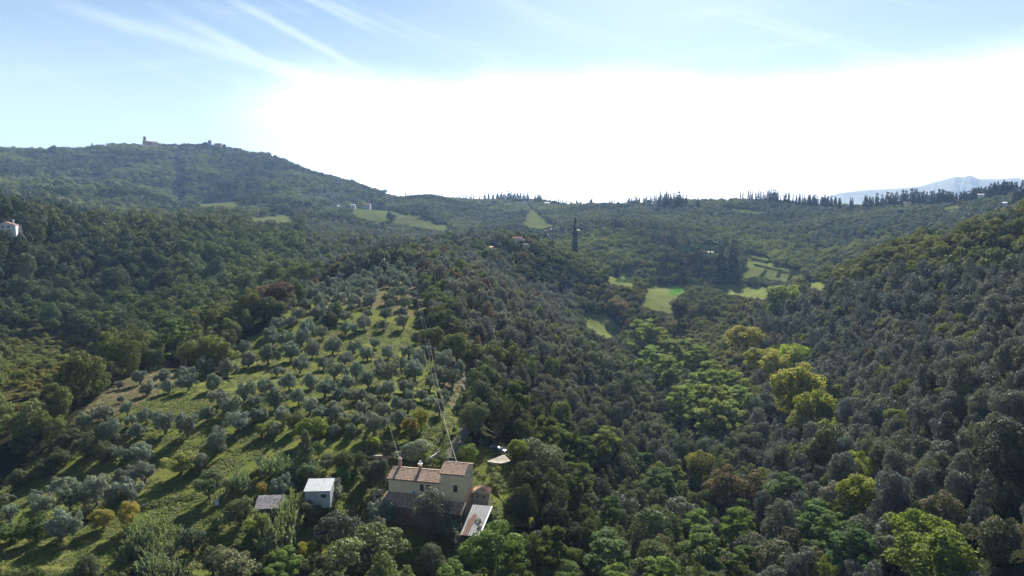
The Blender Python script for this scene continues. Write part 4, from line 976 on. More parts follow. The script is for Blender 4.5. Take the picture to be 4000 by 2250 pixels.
def tile_mat():
    m, T, out = mat_new('terracotta_tiles'); p = T.new('ShaderNodeBsdfPrincipled'); T.l.new(p.outputs[0], out.inputs[0])
    tn = T.attr('tone').outputs['Fac']; tc = T.new('ShaderNodeTexCoord')
    c = T.mix(tn, (.25, .16, .12, 1), (.56, .40, .28, 1))
    n = T.noise(tc.outputs['Object'], 2.2, 5, .65)
    c = T.mix(T.ramp(n, .52, .72, 0, .7), c, (.33, .31, .26, 1)); c = T.mix(T.ramp(T.noise(tc.outputs['Object'], 7, 3), .55, .75, 0, .6), c, (.16, .13, .11, 1))
    T.l.new(c, p.inputs['Base Color']); p.inputs['Roughness'].default_value = .85; p.inputs['Specular IOR Level'].default_value = .2
    return m
def plaster_mat():
    m, T, out = mat_new('ochre_plaster'); p = T.new('ShaderNodeBsdfPrincipled'); T.l.new(p.outputs[0], out.inputs[0])
    tc = T.new('ShaderNodeTexCoord'); ob = tc.outputs['Object']; sp = T.new('ShaderNodeSeparateXYZ'); T.l.new(ob, sp.inputs[0])
    c = T.mix(T.ramp(T.noise(ob, .6, 4, .6), .35, .65), (.60, .48, .30, 1), (.68, .56, .36, 1))
    st = T.noise(ob, 1.1, 5, .7)
    side = T.ramp(sp.outputs[0], 16.45, 16.58)      # the gable end is patched: orange render low down, grey weathering above
    org = T.math('MULTIPLY', side, T.ramp(T.math('ADD', sp.outputs[2], T.math('MULTIPLY', st, -3.0)), 5.0, 2.0))
    c = T.mix(org, c, (.50, .25, .12, 1))
    c = T.mix(T.math('MULTIPLY', side, T.ramp(st, .45, .62, 0, .75)), c, (.30, .27, .24, 1))
    low = T.ramp(T.math('ADD', sp.outputs[2], T.math('MULTIPLY', st, -2.2)), 3.3, 2.3, 0, .55)
    c = T.mix(low, c, (.34, .27, .20, 1))
    c = T.mix(T.ramp(T.noise(ob, 3.5, 4, .7), .62, .8, 0, .35), c, (.38, .32, .25, 1))
    T.l.new(c, p.inputs['Base Color']); p.inputs['Roughness'].default_value = .9; p.inputs['Specular IOR Level'].default_value = .15
    b = T.new('ShaderNodeBump'); b.inputs['Strength'].default_value = .3; b.inputs['Distance'].default_value = .04
    T.l.new(T.noise(ob, 9, 3), b.inputs['Height']); T.l.new(b.outputs[0], p.inputs['Normal'])
    return m
def rust_mat():
    m, T, out = mat_new('corrugated_sheet'); p = T.new('ShaderNodeBsdfPrincipled'); T.l.new(p.outputs[0], out.inputs[0])
    ob = T.new('ShaderNodeTexCoord').outputs['Object']; mp = T.new('ShaderNodeMapping'); T.l.new(ob, mp.inputs[0]); mp.inputs['Scale'].default_value = (2.4, .30, 1)
    n = T.noise(mp.outputs[0], 1.0, 5, .7); sp = T.new('ShaderNodeSeparateXYZ'); T.l.new(ob, sp.inputs[0])
    band = T.math('MULTIPLY', T.ramp(T.math('ABSOLUTE', T.math('SUBTRACT', sp.outputs[0], 1.5)), 1.15, .15), T.ramp(sp.outputs[1], -2.0, -4.6))
    c = T.mix(T.ramp(T.math('ADD', n, T.math('MULTIPLY', band, .30)), .56, .72), (.22, .22, .218, 1), (.115, .06, .038, 1))
    c = T.mix(T.ramp(T.noise(ob, 3, 4), .5, .8, 0, .5), c, (.15, .145, .14, 1))
    T.l.new(c, p.inputs['Base Color']); p.inputs['Roughness'].default_value = .75; p.inputs['Specular IOR Level'].default_value = .15
    return m
TILE, PLASTER, SHEET = tile_mat(), plaster_mat(), rust_mat()
SHUT = plain('dark_shutter', (.045, .042, .048), .6); STONE = plain('rubble_stone', (.30, .24, .18), .95, (.42, .36, .28), 2.5, .2, .6)
WHITE = plain('white_plaster', (.52, .54, .56), .8, (.44, .46, .48), 1.5); GREYM = plain('grey_metal', (.26, .285, .295), .5, (.32, .34, .345), 1.2, .4)
WOOD = plain('weathered_wood', (.13, .105, .08), .9, (.22, .18, .14), 3, .2, .4); DARK = plain('dark_gap', (.02, .02, .022), .8)
CAST = plain('village_stone', (.24, .19, .16), .95, (.32, .26, .215), .3, 0); FARROOF = plain('far_roof_tiles', (.21, .13, .10), .95, (.27, .18, .135), .8, 0)
CONC = plain('concrete', (.30, .295, .28), .9, (.37, .36, .34), 2); CREAM = plain('cream_plaster', (.60, .52, .40), .9, (.68, .60, .48), .6)

def tiles(mb, e0, e1, r1, r0, wd=.235, ln=.42):
    """overlapping half-round tiles from the eave (e0-e1) up to the ridge (r0-r1)"""
    e0, e1, r1, r0 = map(Vector, (e0, e1, r1, r0)); W = (e1 - e0).length; L = (r0 - e0).length
    nc = max(1, int(W / wd)); nr = max(1, int(L / ln)); n = (e1 - e0).cross(r0 - e0).normalized(); n = n if n.z > 0 else -n
    u = (e1 - e0).normalized()
    for i in range(nc):
        lift_c = random.uniform(-.008, .008)
        for j in range(nr):
            f = (i + .5) / nc; g0 = (j - .12) / nr; g1 = (j + 1.0) / nr
            A = e0.lerp(e1, f); B = r0.lerp(r1, f); p = A.lerp(B, g0); q = A.lerp(B, g1); tn = min(1, max(0, random.gauss(.5, .27)))
            sk = random.uniform(-.012, .012); k = len(mb.v); hw = wd * .40
            for c, rr, up in ((p, 1.0, .035), (q, .86, .0)):
                for a in (180, 125, 55, 0):
                    mb.v.append(tuple(c + u * (math.cos(R(a)) * hw * rr + sk) + n * (math.sin(R(a)) * hw * .95 * rr + up + lift_c + .02))); mb.tone.append(tn)
            for a in range(3): mb.f.append((k+a, k+a+1, k+5+a, k+4+a))
            mb.f.append((k, k+1, k+2, k+3))
def ridge_tiles(mb, a, b, ln=.42):
    a, b = Vector(a), Vector(b); n = int((b - a).length / ln)
    for i in range(n):
        p = a.lerp(b, (i - .1) / n); q = a.lerp(b, (i + 1) / n); mb.rod(p, q, .13, 6, .115, min(1, max(0, random.gauss(.55, .25))))

# ---------------------------------------------------------------- the farmhouse
HX, HY, HZ, HR = -25.8, 139.8, 38.6, R(-12.9)
house = root_at('farmhouse', 'ochre plastered farmhouse with a taller right end and terracotta tiled roofs on the slope', 'house', HX, HY, HZ, HR)
# local frame: x along the front, y into depth, z up.  long part x 0..11.4, tower 11.4..16.6, depth 6.2
def wall_obj():
    mb = MB(); b = -3.0
    e, rg, te, tr = 7.3, 8.42, 9.35, 10.45
    def prism(x0, x1, ez, rz):
        v = [(x0,0,b),(x0,6.2,b),(x0,6.2,ez),(x0,3.1,rz),(x0,0,ez)]; w = [(x1,)+p[1:] for p in v]
        mb.poly(v); mb.poly(w[::-1])
        for i in range(5): mb.poly([v[i], w[i], w[(i+1) % 5], v[(i+1) % 5]])
    prism(0, 11.4, e, rg); prism(11.4, 16.6, te, tr)
    o_ = mb.build('wall', PLASTER, house); mb = MB()      # lean-to along the front
    for x0, x1, zt, zl, run in ((0.0, 11.4, 4.25, 3.0, -3.55), (11.4, 16.6, 3.35, 2.35, -3.0)):
        v = [(x0,0,b),(x0,run,b),(x0,run,zl),(x0,0,zt)]; w = [(x1,)+p[1:] for p in v]; mb.poly(v); mb.poly(w[::-1])
        for i in range(4): mb.poly([v[i], w[i], w[(i+1) % 4], v[(i+1) % 4]])
    l_ = mb.build('wall', plain('old_brick', (.13, .085, .065), .95, (.21, .15, .12), 2.0, 0, .5), house); l_['label'] = 'dark brick wall of the lean-to along the front'
wall_obj()
def roof_plane(parent, a, b, c, d, name='roof', over=.0):
    mb = MB(); mb.slab(a, b, c, d, .10, .35); r = mb.build(name, TILE, parent)
    t = MB(); n = (Vector(b) - Vector(a)).cross(Vector(d) - Vector(a)).normalized(); n = n if n.z > 0 else -n; s = n * .02
    tiles(t, Vector(a) + s, Vector(b) + s, Vector(c) + s, Vector(d) + s); o = t.build('roof_tiles', TILE, r); o['kind'] = 'stuff'
    return r
def gable(x0, x1, ez, rz):
    sl = (rz - ez) / 3.1; o = .32; up = .12
    r = roof_plane(house, (x0, -o, ez - sl*o + up), (x1, -o, ez - sl*o + up), (x1, 3.1, rz + up), (x0, 3.1, rz + up))
    roof_plane(house, (x1, 6.2 + o, ez - sl*o + up), (x0, 6.2 + o, ez - sl*o + up), (x0, 3.102, rz + up), (x1, 3.102, rz + up))
    m = MB(); ridge_tiles(m, (x0, 3.1, rz + up + .06), (x1, 3.1, rz + up + .06)); q = m.build('ridge_tiles', TILE, r); q['kind'] = 'stuff'
gable(-.25, 11.395, 7.3, 8.42); gable(11.2, 16.62, 9.35, 10.45)
roof_plane(house, (-.3, -3.95, 3.0), (11.3, -3.95, 3.0), (11.3, -.01, 4.38), (-.3, -.01, 4.38))
roof_plane(house, (11.35, -3.35, 2.36), (16.85, -3.35, 2.36), (16.85, -.01, 3.47), (11.35, -.01, 3.47))
mb = MB(); mb.box(-.34, -.14, -3.95, -.05, 2.9, 3.0); 
e = MB()
for i in range(9): y = -3.8 + i * .42; e.box(-.42, -.18, y, y + .40, 3.02 + (y + 3.95) * .35, 3.17 + (y + 3.95) * .35, random.random())
e.build('verge_tiles', TILE, house)
def shutter(x, z, w=.80, h=1.42):
    f = MB(); f.box(x - w/2 - .05, x + w/2 + .05, -.030, .02, z - .07, z); f.box(x - w/2 - .05, x + w/2 + .05, -.02, .02, z + h, z + h + .05)
    win = f.build('window', STONE, house)
    s = MB()
    for k in (-1, 1):
        xa, xb = (x - w/2, x - .006) if k < 0 else (x + .006, x + w/2)
        s.box(xa, xa + .06, -.055, -.022, z, z + h); s.box(xb - .06, xb, -.055, -.022, z, z + h); s.box(xa + .06, xb - .06, -.055, -.022, z, z + .08); s.box(xa + .06, xb - .06, -.055, -.022, z + h - .08, z + h)
        for i in range(12): zz = z + .09 + i * (h - .18) / 12; s.poly([(xa + .06, -.05, zz), (xb - .06, -.05, zz), (xb - .06, -.024, zz + .09), (xa + .06, -.024, zz + .09)])
    s.build('shutter', SHUT, win)
shutter(7.35, 5.12); shutter(8.75, 5.12); shutter(14.6, 5.55)
# air conditioner
a = MB(); a.box(5.35, 6.15, -.42, -.10, 4.52, 5.12); ac = a.build('air_conditioner', WHITE, house)
a = MB()
for k in range(12): a.poly([(5.70, -.426, 4.82), (5.70 + .22*math.cos(k*.5236), -.426, 4.82 + .22*math.sin(k*.5236)), (5.70 + .22*math.cos((k+1)*.5236), -.426, 4.82 + .22*math.sin((k+1)*.5236))])
a.build('fan_grille', DARK, ac)
# gutter along the eaves, downpipe on the corner
g = MB(); g.rod((-.2, -.40, 7.16), (11.35, -.40, 7.16), .06, 6); g.rod((11.45, -.40, 9.21), (16.6, -.40, 9.21), .06, 6); g.build('gutter', plain('copper_gutter', (.09, .06, .05), .6), house)
# chimneys
def chimney(x, y, z0, w, h, cowl, label):
    c = MB(); c.box(x - w/2, x + w/2, y - w/2, y + w/2, z0, z0 + h); c.box(x - w/2 - .07, x + w/2 + .07, y - w/2 - .07, y + w/2 + .07, z0 + h, z0 + h + .10)
    ch = c.build('chimney', plain('chimney_brick', (.36, .23, .17), .9, (.46, .34, .27), 4), house)
    t = MB()
    if cowl == 'white':
        for dx in (-.2, .2):
            for dy in (-.2, .2): t.rod((x+dx, y+dy, z0+h+.1), (x+dx, y+dy, z0+h+.42), .05, 6)
        t.box(x-.42, x+.42, y-.42, y+.42, z0+h+.42, z0+h+.50); t.rod((x, y, z0+h+.50), (x, y, z0+h+.85), .16, 8, .10); t.rod((x, y, z0+h+.85), (x, y, z0+h+1.05), .26, 8, .20)
        q = t.build('chimney_cowl', WHITE, ch)
    else:
        t.rod((x, y, z0+h+.1), (x, y, z0+h+.30), .20, 8); t.rod((x, y, z0+h+.30), (x, y, z0+h+.42), .27, 8, .22); q = t.build('chimney_cap', CONC, ch)
    ch['label'] = label
chimney(1.15, 3.6, 7.9, .62, 2.3, '', 'tall plain chimney at the left end of the roof')
chimney(5.95, 3.0, 8.1, .62, 1.25, 'white', 'brick chimney with a white cowl')
an = MB(); an.rod((11.7, 4.4, 8.2), (11.7, 4.4, 11.2), .022, 5); an.rod((11.1, 4.4, 11.15), (13.0, 4.4, 11.15), .02, 5)
for i in range(8): an.rod((11.3 + i*.2, 4.1, 11.17), (11.3 + i*.2, 4.7, 11.17), .010, 4)
an.build('antenna', GREYM, house)

# hut with a loose tiled roof
hx, hy = at_z(1878, 1966, 40.0)
hut = root_at('hut', 'small stone hut with a hipped roof of loose tiles, right of the farmhouse', 'hut', hx, hy, 38.4, R(-8))
m = MB(); m.box(-1.6, 1.6, 0, 2.8, -2.0, 3.7); m.build('wall', STONE, hut)
pk = (.25, 1.6, 4.7); cs = [(-1.9, -.3, 3.7), (1.9, -.3, 3.7), (1.9, 3.1, 3.7), (-1.9, 3.1, 3.7)]
rf = None
for i in range(4):
    a, b = Vector(cs[i]), Vector(cs[(i+1) % 4]); p = Vector(pk); q = MB(); q.poly([a, b, p], .3); q.poly([a - Vector((0,0,.12)), b - Vector((0,0,.12)), p - Vector((0,0,.12))], .3)
    q.poly([a, b, b - Vector((0,0,.12)), a - Vector((0,0,.12))], .3); r = q.build('roof', TILE, hut)
    t = MB(); n = (b - a).cross(p - a).normalized(); L = 8
    for j in range(L):
        g0, g1 = j / L, (j + 1) / L; x0 = a.lerp(p, g0); x1 = b.lerp(p, g0); y0 = a.lerp(p, g1); nn = max(1, int((x1 - x0).length / .27))
        for k in range(nn):
            s = x0.lerp(x1, (k + .5) / nn); up = (p - (a + b) / 2).normalized(); tilt = random.uniform(0, .10)
            e0 = s + n * (.05 + random.uniform(0, .05)); e1 = s + up * random.uniform(.36, .48) + n * (.05 + tilt) + (b - a).normalized() * random.uniform(-.12, .12)
            t.rod(e0, e1, .095, 5, .08, min(1, max(0, random.gauss(.62, .3))))
    o = t.build('roof_tiles', TILE, r); o['kind'] = 'stuff'
m = MB(); m.box(.45, .80, -.02, .0, 2.8, 3.3); m.box(-.95, -.55, -.02, 0, 2.85, 3.3); m.build('window', DARK, hut)

# corrugated iron roof on posts
z0, z1 = 40.9, 39.6
A, B_ = at_z(1846, 1972, z0), at_z(1921, 1979, z0); Cc, Dd = at_z(1872, 2094, z1), at_z(1798, 2088, z1)
ox, oy = A; ang = math.atan2(B_[1] - A[1], B_[0] - A[0])
can = root_at('canopy', 'lean-to canopy of white corrugated sheets streaked with rust, below the stone hut', 'canopy', ox, oy, 38.0, ang)
ca, sa = math.cos(-ang), math.sin(-ang)
def lc(p, z): x, y = p[0] - ox, p[1] - oy; return Vector((x*ca - y*sa, x*sa + y*ca, z - 38.0))
P4 = [lc(Dd, z1), lc(Cc, z1), lc(B_, z0), lc(A, z0)]
def bil(u, v): return P4[0].lerp(P4[1], u).lerp(P4[3].lerp(P4[2], u), v)
for r in range(3):
    for c in range(4):
        m = MB(); n = 18; v0, v1 = r/3 - .012, (r+1)/3 + .008; dz = .018 * r + .006 * (c % 2); rows = []
        for k in range(n + 1):
            u = (c + k / n) / 4; w = .045 * math.cos(k * math.pi * .8889) + dz; rows.append((bil(u, v0) + Vector((0,0,w)), bil(u, v1) + Vector((0,0,w))))
        for k in range(n): m.poly([rows[k][0], rows[k+1][0], rows[k+1][1], rows[k][1]])
        m.build('sheet', SHEET, can)
m = MB(); pa, pb = bil(1, 0), bil(1, 1); m.slab(pa + Vector((-.05,0,.14)), pa + Vector((.22,0,.14)), pb + Vector((.22,0,.14)), pb + Vector((-.05,0,.14)), .05); m.build('verge_strip', WHITE, can)
for u in (.03, .97):
    for v in (.04, .5, .96):
        p = bil(u, v); m = MB(); m.rod((p.x, p.y, -1.5), (p.x, p.y, p.z - .06), .07, 6); m.build('post', WOOD, can)
m = MB()
for v in (.04, .5, .96): m.slab(bil(0, v) + Vector((0,-.05,-.05)), bil(1, v) + Vector((0,-.05,-.05)), bil(1, v) + Vector((0,.05,-.05)), bil(0, v) + Vector((0,.05,-.05)), .1)
m.build('beam', WOOD, can)

# grey metal shed
sx, sy = at_z(1190, 1905, 46.0)
shed = root_at('shed', 'grey metal-clad garden shed with a light single-pitch roof left of the farmhouse', 'shed', sx, sy, 43.2, R(3))
W, Dp = 5.0, 4.0
m = MB(); v = [(0,0,-1.5),(0,Dp,-1.5),(0,Dp,2.8),(0,0,2.05)]; w = [(W,)+p[1:] for p in v]; m.poly(v); m.poly(w[::-1])
for i in range(4): m.poly([v[i], w[i], w[(i+1) % 4], v[(i+1) % 4]])
m.build('wall', GREYM, shed)
for i in range(9):
    x0 = i * W / 9; m = MB(); m.box(x0 + .01, x0 + W/9 - .01, -.035, -.004, 0, 2.03); m.build('wall_panel', GREYM, shed)
ROOFM = plain('light_roof_metal', (.30, .315, .31), .5, (.35, .365, .355), .8, .4)
for i in range(8):
    x0 = -.2 + i * (W + .4) / 8; x1 = x0 + (W + .4) / 8 - .02; m = MB(); m.slab((x0, -.3, 2.14), (x1, -.3, 2.14), (x1, Dp + .3, 3.02), (x0, Dp + .3, 3.02), .06); m.slab((x1 - .05, -.3, 2.18), (x1, -.3, 2.18), (x1, Dp + .3, 3.06), (x1 - .05, Dp + .3, 3.06), .04); m.build('roof_panel', ROOFM, shed)
m = MB(); m.box(3.2, 4.2, -.06, -.04, .7, 1.5); m.build('window', DARK, shed)
m = MB(); m.slab((3.0, -.9, 1.75), (4.8, -.9, 1.75), (4.8, -.04, 1.95), (3.0, -.04, 1.95), .04); m.build('door_canopy', ROOFM, shed)

# old dark shed with a patched roof
sx, sy = at_z(1010, 1986, 43.4)
old = root_at('old_shed', 'old dark wooden shed with a sagging patched roof behind the bamboo', 'shed', sx, sy, 41.0, R(6))
m = MB(); m.box(.1, 4.3, .1, 3.5, -1.5, 2.3); m.build('wall', plain('tarred_board', (.055, .055, .062), .9, (.10, .10, .11), 3), old)
for i in range(7):
    y0 = -.2 + i * .56; s = .06 * math.sin(i * 1.3); m = MB(); z = 2.35 + i * .16
    m.slab((-.75 + s, y0, z + s*.5), (4.5, y0, z), (4.4, y0 + .62, z + .20 - s*.4), (-1.0 + s, y0 + .62, z + .20), .05)
    m.build('roof_board', plain('patched_roof', (.08, .07, .07), .9, (.19, .175, .175), 2.2) if i == 0 else bpy.data.materials['patched_roof'], old)

# retaining wall round the terrace at the left corner, garden walls behind
def low_wall(pxs, h, th, label, mat=STONE, name='retaining_wall', cap=None):
    P = [hit(*p) for p in pxs]; P = [p for p in P if p]; m = MB(); c = MB(); X0, Y0, Z0 = P[0][:3]
    for a, b in zip(P[:-1], P[1:]):
        d = Vector((b[0]-a[0], b[1]-a[1], 0)); n = Vector((-d.y, d.x, 0)).normalized() * th / 2
        q = [Vector((a[0]-X0, a[1]-Y0, a[2]-Z0)), Vector((b[0]-X0, b[1]-Y0, b[2]-Z0))]
        for mm, z0, z1, k in ((m, -1.2, h, 1.0), (c, h + .002, h + .08, 1.25)):
            vs = [q[0]-n*k, q[1]-n*k, q[1]+n*k, q[0]+n*k]; b0 = len(mm.v)
            mm.v += [tuple(v + Vector((0,0,z0))) for v in vs] + [tuple(v + Vector((0,0,z1))) for v in vs]; mm.tone += [.5] * 8
            mm.f += [tuple(b0 + i for i in qd) for qd in ((3,2,1,0),(4,5,6,7),(0,1,5,4),(1,2,6,5),(2,3,7,6),(3,0,4,7))]
    r = root_at(name, label, 'wall', X0, Y0, Z0); m.build('masonry', mat, r); c.build('coping', CONC, r)
low_wall([(1500,1988),(1482,1978),(1466,1965),(1459,1950),(1464,1938),(1480,1932),(1496,1930)], 1.0, .3, 'curved stone retaining wall round the terrace at the left corner of the farmhouse')
low_wall([(1662,1808),(1680,1800),(1700,1788),(1716,1775)], .8, .3, 'low stone garden wall running uphill behind the farmhouse')
low_wall([(1395,1795),(1430,1790),(1470,1788),(1530,1790)], .5, .3, 'low pale stone edging of the garden terrace above the grey shed')

# white box on the slope
p = hit(847, 1975); bx = root_at('meter_box', 'small white stone box with a domed lid on the slope left of the old shed', 'box', p[0], p[1], p[2], R(20))
m = MB(); m.box(-.35, .35, -.3, .3, -.2, 1.1); m.build('body', WHITE, bx); m = MB(); m.rod((-.42, 0, 1.1), (.42, 0, 1.1), .34, 10); m.build('lid', CONC, bx)

# shade sail with its post
p = hit(1908, 1838); sail = root_at('shade_sail', 'cream shade sail on a dark post over the lawn beside the big pale oak', 'shade sail', p[0], p[1], p[2], R(0))
m = MB(); N_ = 10; c0, c1, c2, c3 = Vector((-.5, -.2, 2.25)), Vector((3.6, 2.6, 2.9)), Vector((5.2, -.2, 2.4)), Vector((3.0, -1.0, 2.05))
gr = [[c0.lerp(c1, i/N_).lerp(c3.lerp(c2, i/N_), j/N_) - Vector((0,0,.28*math.sin(math.pi*i/N_)*math.sin(math.pi*j/N_))) for j in range(N_+1)] for i in range(N_+1)]
for i in range(N_):
    for j in range(N_): m.poly([gr[i][j], gr[i+1][j], gr[i+1][j+1], gr[i][j+1]])
sc_ = m.build('cloth', plain('cream_cloth', (.34, .30, .235), .8), sail, True)
sm = sc_.modifiers.new('thickness', 'SOLIDIFY'); sm.thickness = .01
for a_, b_ in (((0,0,-.3), (0,0,2.22)), ((3.4, 2.7, -.3), (3.55, 2.65, 2.9)), ((5.1, -.2, -.5), (5.2, -.2, 2.4))):
    m = MB(); m.rod(a_, b_, .05, 6); m.build('post', DARK, sail)
m = MB(); m.rod((0, 0, 2.1), (-1.6, -1.2, 0), .015, 4); m.build('guy_rope', plain('rope', (.4, .4, .38), .9), sail)

# ---------------------------------------------------------------- parked car
def make_car():
    p = hit(1948, 1768); car = root_at('parked_car', 'black estate car with roof rails parked on the lawn at the edge of the shade', 'car', p[0], p[1], p[2] + .02, R(-24))
    paint, T, out = mat_new('black_car_paint'); pr = T.new('ShaderNodeBsdfPrincipled'); T.l.new(pr.outputs[0], out.inputs[0])
    pr.inputs['Base Color'].default_value = (.012, .013, .016, 1); pr.inputs['Roughness'].default_value = .18; pr.inputs['Coat Weight'].default_value = .8; pr.inputs['Coat Roughness'].default_value = .05
    glass = plain('car_glass', (.02, .025, .03), .05, spec=.9); tyre = plain('tyre', (.02, .02, .02), .9); rim = plain('alloy_rim', (.5, .5, .52), .35, metal=.8); chrome = plain('chrome', (.25, .25, .26), .35, metal=.9)
    # body: cross-sections along x (front at +x)
    st = [(-2.28,.55,.80,.80),(-2.22,.42,.98,.86),(-1.6,.30,1.02,.90),(-.6,.30,1.00,.91),(.5,.30,.99,.91),(1.0,.30,.97,.90),(1.7,.32,.90,.87),(2.1,.36,.80,.80),(2.28,.45,.68,.68)]
    v = []; f = []
    for x, zl, zt, hw in st: v += [(x, y*hw, z) for y, z in ((-.93, zl), (-1, zl+.12), (-1, (zl+zt)/2+.05), (-.93, zt-.04), (-.80, zt), (.80, zt), (.93, zt-.04), (1, (zl+zt)/2+.05), (1, zl+.12), (.93, zl))]
    for i in range(len(st)-1):
        for j in range(10): a = i*10+j; b = i*10+(j+1) % 10; f.append((a, b, b+10, a+10))
    f += [tuple(range(10))[::-1], tuple(range(80, 90))]
    m = MB(); m.v = v; m.f = f; m.tone = [1]*len(v); body = m.build('body', paint, car, True)
    # cabin
    cb = [(-2.12,.99,1.05,.80,.80),(-1.85,.99,1.46,.82,.66),(-.9,.99,1.52,.83,.68),(.1,.98,1.50,.83,.67),(.45,.98,1.40,.83,.66),(1.05,.97,1.02,.82,.78)]
    m = MB()
    for x, zl, zt, lw, tw in cb: m.v += [(x, -lw, zl), (x, -tw, zt), (x, tw, zt), (x, lw, zl)]
    for i in range(len(cb)-1):
        for j in range(3): m.f.append((i*4+j, i*4+j+1, i*4+j+5, i*4+j+4))
    m.f += [(0,1,2,3)]; m.tone = [1]*len(m.v); m.build('window', glass, car)
    m = MB()
    for i in range(1, 4):
        a, b = cb[i], cb[i+1] if i+1 < 5 else cb[4]
        m.slab((a[0], -a[4]-.01, a[2]+.02), (b[0], -b[4]-.01, b[2]+.02), (b[0], b[4]+.01, b[2]+.02), (a[0], a[4]+.01, a[2]+.02), .03)
    rfc = m.build('roof', paint, car)
    for s in (-1, 1):
        m = MB(); m.rod((-1.7, s*.62, 1.57), (.1, s*.62, 1.58), .022, 5); m.build('roof_rail', chrome, car)
        m = MB(); m.box(1.95, 2.22, min(s*.55, s*.78), max(s*.55, s*.78), .66, .80); m.build('headlight', plain('lamp_glass', (.7, .7, .7), .1) if s < 0 else bpy.data.materials['lamp_glass'], car)
        m = MB(); m.box(.75, .95, min(s*.92, s*1.08), max(s*.92, s*1.08), .98, 1.12); m.build('wing_mirror', paint, car)
        m = MB(); m.box(-2.30, -2.18, min(s*.55, s*.80), max(s*.55, s*.80), .75, .98); m.build('tail_light', plain('tail_lamp', (.3, .02, .02), .3) if s < 0 else bpy.data.materials['tail_lamp'], car)
        m = MB()
        for x in (-.85, .02, .75): m.box(x-.03, x+.03, min(s*.74, s*.845), max(s*.74, s*.845), 1.0, 1.38 if x < .5 else 1.12)
        m.build('door_pillar', paint, car)
        for x in (-1.42, 1.42):
            m = MB(); m.rod((x, s*.70, .33), (x, s*.92, .33), .33, 16); w = m.build('wheel', tyre, car); m = MB(); m.rod((x, s*.90, .33), (x, s*.93, .33), .20, 10); m.build('rim', rim, w)
    m = MB()
    for x in (-1.6, 1.55): m.box(x-.4, x+.4, -.85, .85, .25, .33)
    m.box(-1.2, 1.2, -.92, -.90, .33, .40); m.box(-1.2, 1.2, .90, .92, .33, .40); m.build('sill', chrome, car)
make_car()

# ---------------------------------------------------------------- poles and wires
def pole(px, yt, yb, label, arms=1, r=.13, mat=WOOD, group=None):
    p = hit(px, yb); d = pix_dir(px, yt); zt = EYE + math.hypot(p[0], p[1]) * d[2] / math.hypot(d[0], d[1]); H = zt - p[2]
    o = root_at('utility_pole', label, 'utility pole', p[0], p[1], p[2], R(8), group)
    m = MB(); m.rod((0,0,-.5), (0,0,H), r, 8, r*.7); m.build('pole', mat, o)
    for k in range(arms):
        z = H - .25 - .75*k; m = MB(); m.box(-.62, .62, -.05, .05, z, z+.10); am = m.build('cross_arm', GREYM, o)
        for x in (-.55, .55): m = MB(); m.rod((x, 0, z+.10), (x, 0, z+.34), .06, 6, .04); m.build('insulator', WHITE, am)
    return Vector((p[0], p[1], p[2] + H))
P1 = pole(1731, 1606, 1741, 'wooden utility pole with two cross-arms standing on the lawn behind the farmhouse', 2)
P2 = pole(1682, 1382, 1466, 'utility pole among the olives half-way up the right side of the grove', 1)
P3 = pole(1617, 1042, 1092, 'utility pole on the crest at the top right of the grove', 1)
P4_ = pole(1453, 1384, 1446, 'thin pole in the middle of the olive rows', 0, .10)
P5 = pole(1417, 1188, 1236, 'thin pole in the small clearing in the upper olive rows', 0, .10)
P6 = pole(1490, 1150, 1194, 'thin pole right of the clearing in the upper olive rows', 0, .10)
P7 = pole(1610, 1040, 1078, 'slender second pole close beside the crest pole', 0, .09)
def wire(a, b, sag, label, r=.016, mat=None, name='power_line', ends=((0,0,0),)):
    m = MB(); a0 = Vector(a)
    for off in ends:
        o_ = Vector(off); pr = None
        for i in range(17):
            t = i / 16; p = a0.lerp(Vector(b), t) + o_ - Vector((0, 0, 4*sag*t*(1-t))) - a0
            if pr is not None: m.rod(pr, p, r, 4)
            pr = p
    o = m.build(name, mat or bpy.data.materials['wire']); o.location = a0; o['label'] = label; o['category'] = 'cable'
plain('wire', (.16, .16, .17), .6)
two = ((-.55, 0, 0), (.55, 0, 0))
wire(P1, P2, 1.2, 'pair of power wires from the lawn pole up to the pole among the olives', ends=two)
wire(P2, P3, 2.2, 'pair of power wires from the olive pole up to the crest pole', ends=two)
hz = Vector((HX + 14.0*math.cos(HR) - 3.1*math.sin(HR)*1, HY + 14.0*math.sin(HR) + 3.1*math.cos(HR), HZ + 10.6))
wire(P1 - Vector((0,0,.9)), hz, .25, 'thick pale cable from the lawn pole down to the farmhouse roof', .034, plain('pale_cable', (.40, .39, .26), .8))
hz2 = Vector((HX + 1.15*math.cos(HR) - 3.6*math.sin(HR), HY + 1.15*math.sin(HR) + 3.6*math.cos(HR), HZ + 9.9))
wire(P5, P4_, .8, 'telephone wire between the two thin poles in the olive rows', .02); wire(P4_, hz2, 1.6, 'telephone wire from the middle thin pole to the left chimney', .02)

